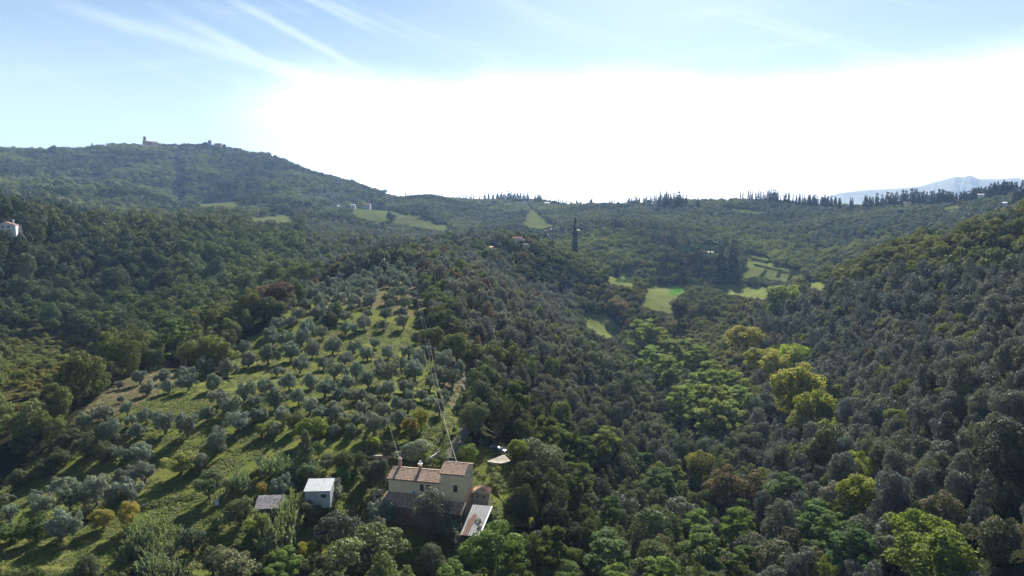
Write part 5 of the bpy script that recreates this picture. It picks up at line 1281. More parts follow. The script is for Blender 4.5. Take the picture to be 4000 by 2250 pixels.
# ---------------------------------------------------------------- hedges and vine rows
def hedge(a, b, w, h, label, tint, group=None, name='hedge', cat='hedge', n=900, leaf=.30, kindmat=None):
    A = hit(*a); B = hit(*b)
    if not A or not B: return
    L = math.hypot(B[0]-A[0], B[1]-A[1]); rng = np.random.default_rng(int(a[0]*7+a[1])); n = int(max(60, min(n, L * 40)))
    t = rng.random(n); side = rng.normal(size=n) * w * .33; X = A[0] + (B[0]-A[0])*t; Y = A[1] + (B[1]-A[1])*t
    nx, ny = -(B[1]-A[1]) / L, (B[0]-A[0]) / L; X += nx*side; Y += ny*side; hh = h * (.75 + .5*vnoise(t*L/2.5, np.zeros(n)+a[0], 1)) ; z = height(X, Y) + rng.random(n)**.7 * hh
    pos = np.stack([X-A[0], Y-A[1], z-A[2]], 1); nr = rng.normal(size=(n, 3)) + np.array([0, 0, .6])
    me = leaf_mesh(name, pos, nr, leaf * rng.uniform(.7, 1.3, n), 1.4, rng.uniform(.75, 1.25, n), LEAF)
    o = bpy.data.objects.new(name, me); COL.objects.link(o); o.location = A[:3]; o['tint'] = list(mul(tint, GREEN)); o['label'] = label; o['category'] = cat
    if group: o['group'] = group
vg = 'vine rows in the narrow meadow'
for k in range(7):
    x0, y0 = 2400 + k*8.0, 1104 + k*.2 - (7 - k) * .2; x1, y1 = 2452 + k*7.0, 1060 + k*.4
    hedge((x0 + 6, y0), (x1, y1), 1.3, 1.7, 'trained vine row in the narrow meadow above the pale field', (.055, .085, .03), vg, 'vine_row', 'vine row', leaf=.55)
for a, b, l in (((2945,1036),(3010,1050),'dark hedge along the upper edge of the terraces'),((3010,1050),(3130,1076),'dark hedge stepping down the terraces on the right'),((2965,1086),(2993,1056),'short leafy row crossing the first terrace'),
                ((3035,1082),(3048,1058),'short leafy row crossing the second terrace'),((3078,1096),(3093,1068),'short leafy row crossing the third terrace'),((2890,1098),(2990,1104),'tall dark hedge under the terraces, left part'),
                ((2990,1104),(3100,1112),'tall dark hedge under the terraces, middle part'),((2915,1000),(3005,1024),'vine row curving over the top terrace'),((2925,1008),(3000,1030),'second vine row curving over the top terrace')):
    hedge(a, b, 3.0 if 'tall' in l else 1.8, 4.5 if 'tall' in l else 2.0, l, (.05, .065, .035), None, leaf=.6)
hedge((535,1992), (650,1965), 1.6, 1.1, 'low dark hedge along the ditch across the lower left grass, left part', (.055, .065, .04), None, leaf=.28)
hedge((650,1965), (768,1938), 1.3, .9, 'low dark hedge along the ditch across the lower left grass, right part', (.055, .065, .04), None, leaf=.28)
for k, (x, y, w) in enumerate(((1775,1690,22),(1738,1700,14),(1724,1725,12))):
    tree_at('shrub', x, y - 8, w, ('prickly pear bush on the lawn beside the driveway', 'small dark bush just above the foot of the lawn pole', 'tiny dark bush left of the foot of the lawn pole')[k], None, tint=((.12,.16,.13), (.05,.06,.04), (.05,.06,.04))[k], hs=2.2)

# ---------------------------------------------------------------- far houses
def small_house(px, py, wpx, D, h, depth, rot, label, wall, roof, wins=(), chim=False, gable_front=False, name='house', flat=False, lift=0, pitch=.32):
    d = pix_dir(px, py); L = math.hypot(d[0], d[1]); X, Y = d[0]/L*D, d[1]/L*D; z = EYE + D*d[2]/L + lift
    if name != 'village_house' and name != 'church':      # stands on the ground its sight line meets, hidden up to 2.5 m by undergrowth
        q = hit(px, py, 2.5)
        if q and q[3] < 1750: X, Y, z = q[:3]; D = math.hypot(X, Y); h += 2.5; wins = [(a_, b_ + 2.5, c_, d_) for a_, b_, c_, d_ in wins]
        else: z = float(height(X, Y)); h += 6
        placed.append((X, Y, wpx * D / FPX * .6))
    w = wpx * D * np.linalg.norm(d) / L / FPX
    az = math.atan2(d[0], d[1]); o = root_at(name, label, 'tower' if 'tower' in name else 'house', X, Y, z, -az + rot)
    m = MB(); a = w/2; rr = 0 if flat else (a if gable_front else depth/2) * pitch
    if gable_front: v = [(-a,0,-4),(a,0,-4),(a,0,h),(0,0,h+rr),(-a,0,h)]; q = [(p[0], depth, p[2]) for p in v]
    else: v = [(-a,0,-4),(-a,depth,-4),(-a,depth,h),(-a,depth/2,h+rr),(-a,0,h)]; q = [(a,)+p[1:] for p in v]
    m.poly(v); m.poly(q[::-1])
    for i in range(5): m.poly([v[i], q[i], q[(i+1) % 5], v[(i+1) % 5]])
    m.build('wall', wall, o)
    if not flat:
        s = pitch; e = .4
        if gable_front: sl = [((-a-e, -e, h-e*s+.1), (-a-e, depth+e, h-e*s+.1), (0, depth+e, h+rr+.1), (0, -e, h+rr+.1)), ((a+e, -e, h-e*s+.1), (a+e, depth+e, h-e*s+.1), (0.01, depth+e, h+rr+.1), (0.01, -e, h+rr+.1))]
        else: sl = [((-a-e, -e, h-e*s+.1), (a+e, -e, h-e*s+.1), (a+e, depth/2, h+rr+.1), (-a-e, depth/2, h+rr+.1)), ((-a-e, depth+e, h-e*s+.1), (a+e, depth+e, h-e*s+.1), (a+e, depth/2+.01, h+rr+.1), (-a-e, depth/2+.01, h+rr+.1))]
        rf = None
        for q in sl: mm = MB(); mm.slab(*q, .15, .6); rf = mm.build('roof', roof, o)
        if chim: mm = MB(); mm.box(a*.7-.4, a*.7+.4, depth*.3, depth*.3+.8, h-.3, h+rr+1.6); mm.build('chimney', wall, o)
    for (fx, z0, ww, hh) in wins:
        mm = MB(); x = fx*a; mm.box(x-ww/2-.1, x+ww/2+.1, -.06, .02, z0-.1, z0+hh+.1); f_ = mm.build('window', wall, o); mm = MB(); mm.box(x-ww/2, x-.03, -.08, -.055, z0, z0+hh); mm.box(x+.03, x+ww/2, -.08, -.055, z0, z0+hh); mm.build('pane', SHUT, f_)
    return o
small_house(18, 896, 58, 520, 2.7, 10, R(-12), 'white two-storey house with dark windows and a terracotta roof at the left edge', WHITE, FARROOF, ((-.75,.9,1.3,1.2),(-.15,.9,1.3,1.2),(.35,.9,1.3,1.2),(-.7,-1.4,1.5,1.1),(-.1,-1.4,1.5,1.1),(.35,-1.4,1.5,1.1)), True, True)
small_house(58, 893, 34, 528, 1.8, 8, R(-12), 'pink-roofed annexe behind the white house at the left edge', CREAM, FARROOF, ((.4,0,.9,1.1),))
small_house(180, 880, 16, 560, 6.5, 4.5, R(30), 'square white plastered tower without a roof on the left ridge', WHITE, FARROOF, (), flat=True, name='white_tower')
small_house(1918, 975, 16, 640, 2.2, 5, R(5), 'tiny orange-roofed hut showing among the trees on the middle crest', CREAM, plain('orange_roof', (.55, .18, .09), .8))
small_house(2017, 945, 40, 690, 3.5, 8, R(-15), 'low terracotta-roofed farm building right of the tall solitary cypress', CREAM, FARROOF, ((-.4,1.2,.9,1.1),(.3,1.2,.9,1.1)))
small_house(2035, 950, 26, 684, 2.6, 7, R(-15), 'smaller terracotta-roofed building in front of the low farm', CREAM, FARROOF)
small_house(2051, 971, 26, 668, 4.2, 7, R(-6), 'grey windowless block with a pale roof edge below the farm', plain('grey_wall', (.26, .25, .27), .9), CONC, flat=True)
small_house(2165, 905, 28, 800, 3.5, 9, R(-10), 'long pale-roofed house behind the dark conifers, left end', CREAM, plain('pale_roof', (.55, .45, .42), .8))
small_house(2200, 905, 20, 800, 3.5, 9, R(-10), 'long pale-roofed house behind the dark conifers, right end', CREAM, bpy.data.materials['pale_roof'])
small_house(2260, 907, 12, 800, 3, 6, R(-10), 'tiny pale house right of the long house', WHITE, bpy.data.materials['pale_roof'])
small_house(2776, 996, 22, 850, 3.5, 7, R(20), 'pale house half hidden beneath the umbrella pines', WHITE, CREAM)
small_house(1433, 812, 24, 1330, 7, 10, R(-15), 'grey farmhouse with a white lower wall beside the long pale field', plain('grey_stone', (.33, .34, .38), .9), FARROOF, ((-.4,4,1.2,1.5),(.3,4,1.2,1.5)))
small_house(1377, 813, 18, 1330, 6, 8, R(-15), 'grey barn left of the farmhouse by the long field', bpy.data.materials['grey_stone'], bpy.data.materials['grey_stone'])
small_house(1322, 812, 9, 1330, 4, 6, R(0), 'small white cottage left of the grey barn', WHITE, WHITE)
small_house(2568, 779, 32, 1368, 6, 10, R(0), 'beige villa in front of the cypresses on the central knoll', plain('beige_wall', (.42, .33, .29), .9), bpy.data.materials['beige_wall'], ((-.5,3,1.3,1.8),(0,3,1.3,1.8),(.5,3,1.3,1.8)))
small_house(2137, 797, 19, 1640, 7, 8, R(0), 'long pale yellow building below the skyline, centre right', plain('pale_yellow', (.55, .53, .42), .8), bpy.data.materials['pale_yellow'])
small_house(2048, 781, 10, 1700, 5, 8, R(0), 'white house among trees below the central skyline', WHITE, FARROOF)
small_house(2840, 776, 9, 1400, 4, 6, R(0), 'white cottage behind the conifer belt, right of centre', WHITE, WHITE)
small_house(3925, 805, 12, 950, 4, 7, R(0), 'white house beside two cypresses near the right edge', WHITE, WHITE)
small_house(3832, 752, 18, 1210, 5, 8, R(0), 'white house in the dark conifer belt near the right skyline', WHITE, CONC)
small_house(3545, 775, 22, 1310, 4, 8, R(0), 'low grey house in front of the conifer belt', CREAM, FARROOF)

# hilltop village and its two towers
def tower(px, yt, yb, wpx, D, label, cren, extra):
    d = pix_dir(px, yb); L = math.hypot(d[0], d[1]); X, Y = d[0]/L*D, d[1]/L*D; z = EYE + D*d[2]/L; dt = pix_dir(px, yt); H = EYE + D*dt[2]/math.hypot(dt[0], dt[1]) - z; w = wpx*D*np.linalg.norm(d)/L/FPX/2
    o = root_at('bell_tower' if extra == 'bell' else 'castle_tower', label, 'tower', X, Y, z, R(20))
    m = MB(); m.box(-w, w, -w, w, -12, H - 1.5); m.build('shaft', CAST, o); m = MB(); m.box(-w-.5, w+.5, -w-.5, w+.5, H - 1.5, H - .6); m.build('cornice', CAST, o)
    if extra == 'bell':
        m = MB(); m.poly([(-w-.4,-w-.4,H-.6),(w+.4,-w-.4,H-.6),(0,0,H+1.6)]); m.poly([(w+.4,-w-.4,H-.6),(w+.4,w+.4,H-.6),(0,0,H+1.6)]); m.poly([(w+.4,w+.4,H-.6),(-w-.4,w+.4,H-.6),(0,0,H+1.6)]); m.poly([(-w-.4,w+.4,H-.6),(-w-.4,-w-.4,H-.6),(0,0,H+1.6)]); m.build('roof', FARROOF, o)
        m = MB(); m.box(-w*.4, w*.4, -w-.08, -w-.03, H - 7, H - 3.2); m.build('belfry_opening', DARK, o)
    else:
        m = MB()
        for i in range(4):
            c = -w + (i + .25) * w * .55; m.box(c, c + w*.28, -w-.45, -w-.05, H - .6, H); m.box(c, c + w*.28, w+.05, w+.45, H - .6, H)
        m.build('battlement', CAST, o)
tower(566, 534, 560, 8.5, 2290, 'tall slender bell tower on the hilltop village skyline', 0, 'bell')
tower(820, 548, 570, 11, 2290, 'squat square stone tower at the right end of the hilltop', 4, 'square')
small_house(588, 560, 44, 2285, 9, 12, R(12), 'long church building attached to the right of the bell tower', CAST, FARROOF, ((-.5,4,1.5,3),(0,4,1.5,3),(.5,4,1.5,3)), name='church', lift=-4)
small_house(608, 562, 20, 2280, 8, 12, R(25), 'stepped house at the right end of the hilltop church', CAST, FARROOF, name='village_house', lift=-5)
for k, (x, y, w, h) in enumerate(((515,577,20,8),(540,576,22,9),(560,573,16,9),(580,576,18,9),(602,574,18,10),(622,577,16,8),(455,579,26,8),(437,578,14,7),(640,580,12,6),(535,584,14,6),(672,577,24,6),(690,578,14,6),(850,565,22,7),(590,584,20,7),(563,587,14,6))):
    small_house(x, y, w, 2262 - (k % 4) * 6, h, 10, R(random.uniform(-25, 25)), 'stone village house, %s' % ('left of the bell tower', 'below and left of the bell tower', 'directly under the bell tower', 'under the church roof', 'under the right end of the church', 'right of the church', 'widest, at the left end of the village',
        'small, beside the widest one at the left end', 'small and low, right of the church slope', 'lowest, at the terrace left of the tower foot', 'long and low, between church and square tower', 'short, right of the long low one', 'against the right side of the square tower', 'low down under the church', 'lowest of all, under the tower')[k],
        CAST, FARROOF, ((-.4,h*.45,1.2,1.6),(.35,h*.45,1.2,1.6)), name='village_house', lift=-h*.55)

# ---------------------------------------------------------------- grass tussocks on the near slope
def grass():
    rng = np.random.default_rng(5); n = 70000
    a = rng.uniform(-R(39), R(8), n); D = 118 + (300 - 118) * rng.random(n) ** 1.2
    X = D*np.sin(a); Y = D*np.cos(a); k = inpoly(X, Y, wGROVE) & (polydist(X, Y, wT[0]) > 1.8) & ~((X > -29) & (X < -8) & (Y > 128) & (Y < 146))
    k &= (vnoise(X/3, Y/3, 0) + .6*vnoise(X/1.1, Y/1.1, 2) > -.12); X, Y, D = X[k], Y[k], D[k]; n = len(X)
    m = 26; ang = rng.uniform(0, 6.28, m); pos = np.stack([rng.normal(size=m)*.22, rng.normal(size=m)*.22, rng.uniform(.01, .07, m)], 1)
    nr = np.stack([np.cos(ang), np.sin(ang), rng.uniform(1.2, 3.0, m)], 1)
    proto = leaf_mesh('grass_tuft', pos, nr, rng.uniform(.10, .20, m), 1.8, rng.uniform(.7, 1.35, m), LEAF)
    FAR['grass'] = [proto]
    dry = np.zeros(n, bool)
    for p in DRY: dry |= inpoly(X, Y, p)
    items = []
    for i in range(n):
        s = rng.uniform(.8, 2.0); q = rng.random(); t = (.120 + .05*q, .150 + .04*q, .040 + .015*q)
        if dry[i] or rng.random() < .12: t = (.20, .175, .09)
        items.append((X[i], Y[i], s, rng.uniform(.6, 1.4), tuple(c / GREEN for c in t)))
    return items
KIND_NAME['grass'] = 'grass_tuft'
# ------------------------------------------------------------------ the woods
OPEN = [grow(wGROVE, 1.0)] + [grow(p, .5) for p in wM] + [grow(p, 0) for p in wF]
W_HOUSE = land([(1440,2120),(1470,1780),(1700,1720),(1790,1650),(1850,1735),(2000,1790),(2010,1900),(1900,2130)])
GROVE_UP = land([(1180,1190),(1250,1110),(1440,1060),(1640,1050),(1650,1130),(1560,1135),(1300,1150)])
cell = {}
def _key(x, y): return int(x // 22), int(y // 22)
def add_cell(x, y, r): cell.setdefault(_key(x, y), []).append((x, y, r))
for p in placed: add_cell(*p)
def free(x, y, r, k=.72):
    k *= 1.17
    i, j = _key(x, y)
    for a in (i-1, i, i+1):
        for b in (j-1, j, j+1):
            for (u, v, s) in cell.get((a, b), ()):
                if (u-x)**2 + (v-y)**2 < (k*(r+s))**2: return False
    return True

cand = []
D = 92.0
while D < 2330:
    s = 4.4 if D < 700 else float(np.interp(D, [700, 1100, 2300], [4.8, 6.2, 7.6]))
    n = int(2 * R(45) * D / s)
    a = (np.arange(n) + RNG.random(n)) / n * R(90) - R(45)
    d = D + RNG.random(n) * s
    cand.append(np.stack([d * np.sin(a), d * np.cos(a), d], 1)); D += s
cand = np.concatenate(cand)
vis = visible(cand[:, 0], cand[:, 1], 22.0 + 0 * cand[:, 2])
cand = cand[vis]
opn = np.zeros(len(cand), bool)
for p in OPEN: opn |= inpoly(cand[:, 0], cand[:, 1], p)
bram = inpoly(cand[:, 0], cand[:, 1], BRAMBLE); bram2 = inpoly(cand[:, 0], cand[:, 1], BRAMBLE2)
gup = inpoly(cand[:, 0], cand[:, 1], GROVE_UP)
cand = cand[~opn | gup]; bram = bram[~opn | gup]; bram2 = bram2[~opn | gup]; gu = gup[~opn | gup]
cz = height(cand[:, 0], cand[:, 1]); cx, cy = project(cand[:, 0], cand[:, 1], cz)
nA = vnoise(cand[:, 0] / 60, cand[:, 1] / 60, 0) + .5 * vnoise(cand[:, 0] / 25, cand[:, 1] / 25, 1)     # patches of alike trees
nB = vnoise(cand[:, 0] / 110 + 9, cand[:, 1] / 110, 2) + .5 * vnoise(cand[:, 0] / 40, cand[:, 1] / 40, 3)
nC = vnoise(cand[:, 0] / 45 + 5, cand[:, 1] / 45 + 2, 4)
OLSL = [[(3080,1000),(3250,880),(3450,840),(3700,800),(3990,760),(4000,900),(3850,900),(3700,960),(3500,950),(3400,965),(3300,985)],
        [(2380,800),(2480,780),(2640,800),(2760,820),(2650,850),(2500,860),(2380,850)],
        [(1200,760),(1330,750),(1460,800),(1540,830),(1400,830),(1250,830),(1150,810)],
        [(260,700),(420,690),(410,740),(260,740)],[(500,760),(600,760),(590,800),(480,800)],[(300,860),(420,850),(560,865),(640,880),(300,885)],
        [(120,890),(230,880),(340,900),(300,930),(140,930)],[(330,610),(500,600),(520,625),(330,630)],[(940,860),(1000,800),(1080,800),(1000,830)],
        [(2900,800),(3200,800),(3400,830),(3100,850),(2850,830)]]
olsl = np.zeros(len(cand), bool)
for p in OLSL: olsl |= inpoly(cx, cy, p)
CREST = inpoly(cx, cy, [(3060,1150),(3300,965),(3560,890),(3900,780),(4100,740),(4100,930),(3800,1010),(3500,1085),(3200,1150)])
VIEWS = [[(x, y) for x, y in p] for p in MEADOWS['pale'] + MEADOWS['far']]
BB = [(min(q[0] for q in p), max(q[0] for q in p), min(q[1] for q in p), max(q[1] for q in p)) for p in VIEWS]
def clear_view(X, Y, w, hs, kind):
    # the clearings are kept open by low growth on their near side
    z = float(height(X, Y)); H = w * hs * (1.0 if kind != 'shrub' else .45) * .85
    wp = w * FPX / math.hypot(X, Y)
    for f, s in ((.25, 0), (.6, 0), (1.0, 0), (.6, -.36), (.6, .36)):
        x, y = project(X, Y, z + H * f); x = x + s * wp
        for p, (a, b, c, d) in zip(VIEWS, BB):
            if a < x < b and c < y < d and inpoly(np.array([x]), np.array([y]), p)[0]: return False
    return True
order = RNG.permutation(len(cand)); rnd = RNG.random((len(cand), 6))
def lerp3(a, b, t): return tuple(a[i]*(1-t)+b[i]*t for i in range(3))
wood = []           # (kind, x, y, w, hs, tint, zone)
for i in order:
    X, Y, D = cand[i]; px, py = cx[i], cy[i]; a, b, c, d, e, f = rnd[i]
    na, nb, nc = nA[i], nB[i], nC[i]; zone = ''
    if inpoly(X, Y, W_HOUSE): continue
    if gu[i]: kind, w, hs, t, zone = 'olive', 5.0 + a, 1.0, TINT['olive'], 'grove'; k = .85
    elif bram[i] or bram2[i]:
        if b < .12: kind, w, hs, t = 'broadleaf', 3.5 + 2*a, .9, (.13, .15, .05)
        else: kind, w, hs, t = 'shrub', 2.2 + 2.2*a, .8 + .5*c, lerp3((.13, .135, .045), (.15, .115, .055), min(1, max(0, .5 + nb + .5*(d-.5))))
        k = .62; zone = 'bramble' if bram[i] else 'valley scrub'
    elif olsl[i] and b < .86:
        kind, w, hs, t = 'olive', (5.2 if D < 1000 else 6.5) + a, 1.0, (.125, .148, .10); k = .80 + .1 * c; zone = 'far olive slope'
    elif D > 1120:
        big = max(0, min(1, .5 + na * 1.4))
        if px < 1500: 
            kind = 'broadleaf' if b < .42 + nb * .5 else 'oak'; w = 9 + 8 * big + 4*a*a; hs = .80 + .3 * c
            t = lerp3((.036, .048, .026), (.155, .172, .066), max(0, min(1, .42 + nb * 1.3 + .6 * (d - .5))))
            zone = 'castle hill'
        else:
            kind = 'oak' if b < .6 else 'olive'; w = 9 + 6 * big + 3*a; hs = .75 + .2 * c
            t = lerp3((.045, .056, .034), (.145, .160, .070), max(0, min(1, .5 + nb + .5 * (d - .5))))
            zone = 'far ridge'
        k = .70
    elif px < 1180 and py < 1210 and D > 380:
        kind = 'oak' if b < .62 else ('oak_tall' if b < .8 else 'broadleaf'); w = 7.5 + 5.5 * a + 3 * max(0, na); hs = 1.0 + .4 * c
        t = lerp3((.048, .060, .034), (.125, .132, .052), max(0, min(1, .25 + nb * .9 + .6 * (d - .4)))); k = .60; zone = 'left ridge'
        if px > 700 and py > 950: t = lerp3(t, (.115, .145, .055), .5)
    elif px < 1050 and D > 200:
        kind = 'broadleaf' if b < .5 else ('locust' if b < .62 and na > 0 else 'oak'); w = 7.0 + 5.0 * a; hs = .95 + .35 * c
        t = lerp3((.062, .080, .038), (.140, .152, .052), max(0, min(1, .36 + nb * 1.0 + .6 * (d - .5)))); k = .62; zone = 'left valley'
        if kind == 'locust': t = (.100, .132, .052)
    elif px < 1050:
        kind = 'oak' if b < .8 else 'broadleaf'; w = 3.5 + 3 * a; hs = .9 + .3 * c; t = lerp3((.06, .072, .04), (.11, .125, .045), d); k = .70; zone = 'lower left'
    elif CREST[i] and D < 1000:
        kind = 'broadleaf' if b < .7 else 'oak'; w = 7 + 4.5 * a; hs = .8 + .3 * c
        t = lerp3((.065, .075, .036), (.165, .170, .048), max(0, min(1, .45 + nb * 1.0 + .5 * (d - .5)))); k = .60; zone = 'right crest'
    elif px > 2960 and py > 1090 and D < 700:
        kind = 'oak_tall' if b < .62 else ('oak' if b < .9 else 'conic'); w = 4.4 + 4.0 * a ** 1.8; hs = 1.05 + .45 * c
        if D < 200: w = 5.5 + 3.5 * a
        t = lerp3((.076, .083, .070), (.148, .152, .126), d * .7 + .3 * max(0, min(1, .5 + nb)))
        if f < .05 + .10 * max(0, nc * 2): t = (.130, .150, .048); kind = 'broadleaf'
        elif f > .97: t = (.11, .092, .06)
        k = .62; zone = 'right hillside'
    elif px > 2960:
        kind = 'oak' if b < .6 else 'broadleaf'; w = 5 + 5 * a; hs = .85 + .3 * c
        t = lerp3((.075, .092, .045), (.185, .198, .066), max(0, min(1, .5 + nb + .7 * (d - .5)))); k = .66; zone = 'right middle distance'
    elif px > 1990 and py < 1130:
        kind = 'broadleaf' if b < .55 + nb * .3 else 'oak'; w = 5.5 + 4.5 * a + 3 * max(0, na); hs = .85 + .4 * c
        t = lerp3((.045, .055, .032), (.165, .182, .060), max(0, min(1, .35 + nb * 1.1 + .6 * (d - .5)))); k = .62; zone = 'middle hill'
        if f < .03: t = (.13, .10, .06)
    elif px > 2250 and py > 1130 and D > 240 and px < 2960:
        m = (px - 2250) / 700 * 330 + 1330      # the line where the spur wood gives way to the valley floor
        if py < m - 60 or (px > 2650 and py < 1500):
            kind = 'broadleaf' if b < .5 else ('shrub' if b < .7 else 'oak'); w = 4.5 + 4 * a; hs = .85 + .3 * c
            t = lerp3((.080, .092, .045), (.165, .155, .055), max(0, min(1, .5 + nb + .6 * (d - .5)))); zone = 'valley thicket'; k = .62
        else:
            kind = 'oak' if b < .45 else ('oak_tall' if b < .72 else 'broadleaf'); w = 4.8 + 3.6 * a; hs = 1.05 + .45 * c
            t = lerp3((.080, .088, .068), (.140, .158, .098), max(0, min(1, .4 + nb + .6 * (d - .5)))); zone = 'spur wood'; k = .62
            if f < .10: t = (.125, .155, .055)
    elif D < 240:
        kind = 'oak' if b < .5 else ('oak_tall' if b < .7 else ('broadleaf' if b < .86 else 'locust')); w = 5.0 + 4 * a; hs = 1.0 + .4 * c
        t = lerp3((.062, .074, .044), (.120, .140, .060), d); k = .66; zone = 'lower wood'
        if kind == 'locust': t = (.100, .135, .052)
        elif f < .04: t = (.14, .11, .055)
    else:
        kind = 'oak_tall' if b < .5 else ('oak' if b < .8 else 'broadleaf'); w = 4.6 + 3.6 * a; hs = 1.05 + .45 * c
        t = lerp3((.078, .085, .070), (.152, .156, .126), d)
        if f < .16 + nb * .3: t = (.112, .138, .052); kind = 'broadleaf'
        elif f > .965: t = (.12, .09, .055)
        k = .60; zone = 'spur wood'
    if zone == 'lower wood' and 1930 < px < 2380 and py > 1600: t = mul(t, .72); hs *= 1.25  # leaf tint darkened here to stand in for the shade of taller trees
    if px >= 1500 and D > 1120: w *= .72
    if zone not in ('grove',) and not clear_view(X, Y, w, hs, kind): continue
    r = w * .5
    if not free(X, Y, r, k): continue
    add_cell(X, Y, r)
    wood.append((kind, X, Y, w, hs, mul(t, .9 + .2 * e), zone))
print('wood', len(wood), 'cand', len(cand))

ZONE = {
 'grove': ('at the top of the grove', 'olive trees on the crest of the grove'),
 'bramble': ('in the left bramble patch', 'bramble scrub at the left'),
 'valley scrub': ('below the valley meadows', 'scrub below the valley meadows'),
 'far olive slope': ('on the far olive terraces', 'olive trees across the valley'),
 'castle hill': ('on the castle hill', 'trees of the castle hill'),
 'far ridge': ('on the far ridge', 'trees of the far ridge'),
 'left ridge': ('on the left-hand ridge', 'trees of the left-hand ridge'),
 'left valley': ('left of the olive grove', 'trees of the left valley'),
 'lower left': ('above the lower left olives', 'trees of the shaded belt, lower left'),
 'right crest': ('topping the right-hand hill', 'trees along the right hill top'),
 'right hillside': ('on the right hillside', 'trees of the right hillside'),
 'right middle distance': ('behind the right hill', 'trees behind the right hill'),
 'middle hill': ('on the middle hill', 'trees of the middle hill'),
 'valley thicket': ('around the valley meadows', 'trees of the valley thicket'),
 'spur wood': ('right of the olive grove', 'trees of the spur wood'),
 'lower wood': ('right of the farmhouse', 'trees of the lower wood')}
def zone_label(kind, t, w, X, Y, zone):
    wz = {'right hillside': 6, 'spur wood': 6.2, 'lower wood': 7, 'left ridge': 10, 'left valley': 9}.get(zone, 7)
    size = 'small' if w < wz * .85 else ('large' if w > wz * 1.2 else 'mid-sized')
    r, g, b = t
    col = 'yellow-green' if g > .125 and b < g * .42 and r > g * .8 else ('light green' if g > .125 and b < g * .6 else ('tawny' if r > g * 1.08 else ('dark green' if g < .095 else 'grey-green')))
    what = {'olive': 'olive tree', 'shrub': 'bush', 'locust': 'feathery tree', 'conic': 'pointed tree', 'oak_tall': 'upright oak', 'oak': 'round oak', 'broadleaf': 'leafy tree'}.get(kind, 'tree')
    x, y = project(X, Y, float(height(X, Y)) + 4); col3 = ['far left', 'left', 'left centre', 'centre', 'right centre', 'right', 'far right'][int(min(6, max(0, x / 4000 * 7)))]
    row = 'near the bottom edge' if y > 1950 else ('low down' if y > 1700 else ('below mid height' if y > 1450 else ('at mid height' if y > 1200 else ('above mid height' if y > 1000 else 'high up'))))
    return ('%s %s %s %s, %s, %s' % (size, col, what, ZONE[zone][0], col3, row)), ZONE[zone][1]
# the 300 of each kind that show largest are trees of their own; the rest of a kind is one mass
used = {}
for o in COL.objects:
    if o.get('category') and o.name.split('.')[0] in KIND_NAME.values(): used[o.name.split('.')[0]] = used.get(o.name.split('.')[0], 0) + 1
wood.sort(key=lambda q: -q[3] / math.hypot(q[1], q[2]))
rest = {}
for kind, X, Y, w, hs, t, zone in wood:
    nm = KIND_NAME[kind]
    if used.get(nm, 0) < 300:
        used[nm] = used.get(nm, 0) + 1
        lb, gp = zone_label(kind, t, w, X, Y, zone)
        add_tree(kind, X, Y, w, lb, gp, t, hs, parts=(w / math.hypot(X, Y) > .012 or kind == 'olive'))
    else: rest.setdefault(kind, []).append((X, Y, w, hs, t))

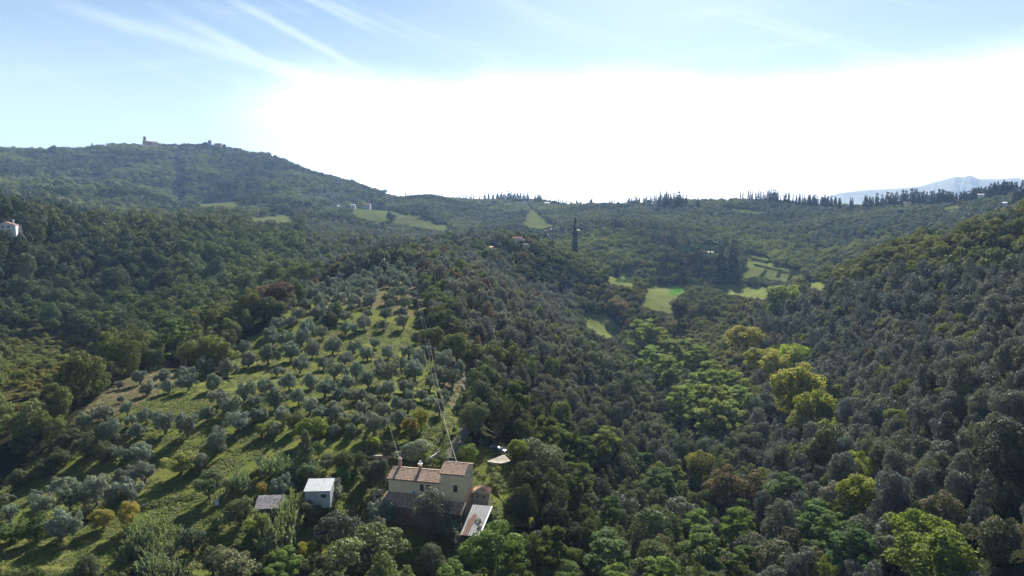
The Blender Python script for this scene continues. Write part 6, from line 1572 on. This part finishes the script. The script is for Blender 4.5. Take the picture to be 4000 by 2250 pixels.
def make_mass(kind, items):
    me = bpy.data.meshes.new(kind); n = len(items)
    P = np.array([[q[0], q[1]] for q in items]); z = height(P[:, 0], P[:, 1])
    me.vertices.add(n); me.vertices.foreach_set('co', np.column_stack([P, z]).ravel().astype(np.float32))
    w = np.array([q[2] for q in items]); hs = np.array([q[3] for q in items])
    def put(nm, ty, arr, key): at = me.attributes.new(nm, ty, 'POINT'); at.data.foreach_set(key, arr.ravel())
    put('size', 'FLOAT_VECTOR', np.column_stack([w, w, w * hs]).astype(np.float32), 'vector')
    put('turn', 'FLOAT_VECTOR', np.column_stack([np.zeros(n), np.zeros(n), RNG.random(n) * 6.283]).astype(np.float32), 'vector')
    put('tint', 'FLOAT_VECTOR', np.array([mul(q[4], GREEN) for q in items], dtype=np.float32), 'vector')
    put('pick', 'INT', RNG.integers(0, 1000, n).astype(np.int32), 'value')
    col = bpy.data.collections.new(kind + ' crowns')
    D = np.hypot(P[:, 0], P[:, 1])
    protos = [m for m in FAR[kind]]
    if np.median(D) < 420 and kind != 'grass': protos = [m[0] for m in NEAR[kind]]
    for k, m in enumerate(protos):
        o = bpy.data.objects.new('%s_crown' % KIND_NAME[kind], m); col.objects.link(o)
    o = bpy.data.objects.new({'oak': 'oak_wood', 'oak_tall': 'holm_oak_wood', 'broadleaf': 'broadleaf_wood', 'olive': 'olive_wood', 'locust': 'locust_wood', 'shrub': 'scrub', 'yellow': 'yellow_wood', 'conic': 'conifer_wood', 'grass': 'grass'}[kind], me)
    COL.objects.link(o); o['kind'] = 'stuff'
    o['label'] = {'oak': 'dark oaks covering the farther slopes', 'oak_tall': 'grey holm oaks covering the hillsides', 'broadleaf': 'green broadleaf trees of the farther woods',
                  'olive': 'far olive trees on the terraces', 'locust': 'feathery green trees of the valley wood', 'shrub': 'low scrub of the valley sides', 'yellow': 'yellowing trees', 'conic': 'conical trees scattered in the right-hand wood', 'grass': 'short tufted grass of the olive grove slope'}[kind]
    ng = bpy.data.node_groups.new(kind + ' scatter', 'GeometryNodeTree')
    ng.interface.new_socket('Geometry', in_out='INPUT', socket_type='NodeSocketGeometry'); ng.interface.new_socket('Geometry', in_out='OUTPUT', socket_type='NodeSocketGeometry')
    N = ng.nodes; L = ng.links
    gi = N.new('NodeGroupInput'); go = N.new('NodeGroupOutput'); ip = N.new('GeometryNodeInstanceOnPoints'); ci = N.new('GeometryNodeCollectionInfo')
    ci.inputs['Collection'].default_value = col; ci.inputs['Separate Children'].default_value = True; ci.inputs['Reset Children'].default_value = True
    def na_(nm, ty): x = N.new('GeometryNodeInputNamedAttribute'); x.data_type = ty; x.inputs['Name'].default_value = nm; return x.outputs['Attribute']
    L.new(gi.outputs[0], ip.inputs['Points']); L.new(ci.outputs[0], ip.inputs['Instance']); ip.inputs['Pick Instance'].default_value = True
    L.new(na_('pick', 'INT'), ip.inputs['Instance Index']); L.new(na_('size', 'FLOAT_VECTOR'), ip.inputs['Scale'])
    e2r = N.new('FunctionNodeEulerToRotation'); L.new(na_('turn', 'FLOAT_VECTOR'), e2r.inputs[0]); L.new(e2r.outputs[0], ip.inputs['Rotation'])
    L.new(ip.outputs[0], go.inputs[0])
    md = o.modifiers.new('scatter', 'NODES'); md.node_group = ng
for kind, items in rest.items():
    print(kind, len(items)); make_mass(kind, items)
make_mass('grass', grass())
# ------------------------------------------------------------------ haze
def make_haze():
    m, T, out = mat_new('haze'); v = T.new('ShaderNodeVolumePrincipled'); T.l.new(v.outputs[0], out.inputs['Volume'])
    v.inputs['Color'].default_value = (.36, .56, .92, 1); v.inputs['Density'].default_value = HAZE; v.inputs['Anisotropy'].default_value = .1
    me = bpy.data.meshes.new('haze'); a, b, z0, z1 = -9500, 9500, -60, 900
    vs = [(x, y, z) for x in (a, b) for y in (a, b) for z in (z0, z1)]
    me.from_pydata(vs, [], [(0,1,3,2),(4,6,7,5),(0,4,5,1),(2,3,7,6),(0,2,6,4),(1,5,7,3)]); me.materials.append(m)
    o = bpy.data.objects.new('haze', me); COL.objects.link(o); o['kind'] = 'stuff'; o['label'] = 'thin blue haze over the hills'
HAZE = 0.000075
make_haze()
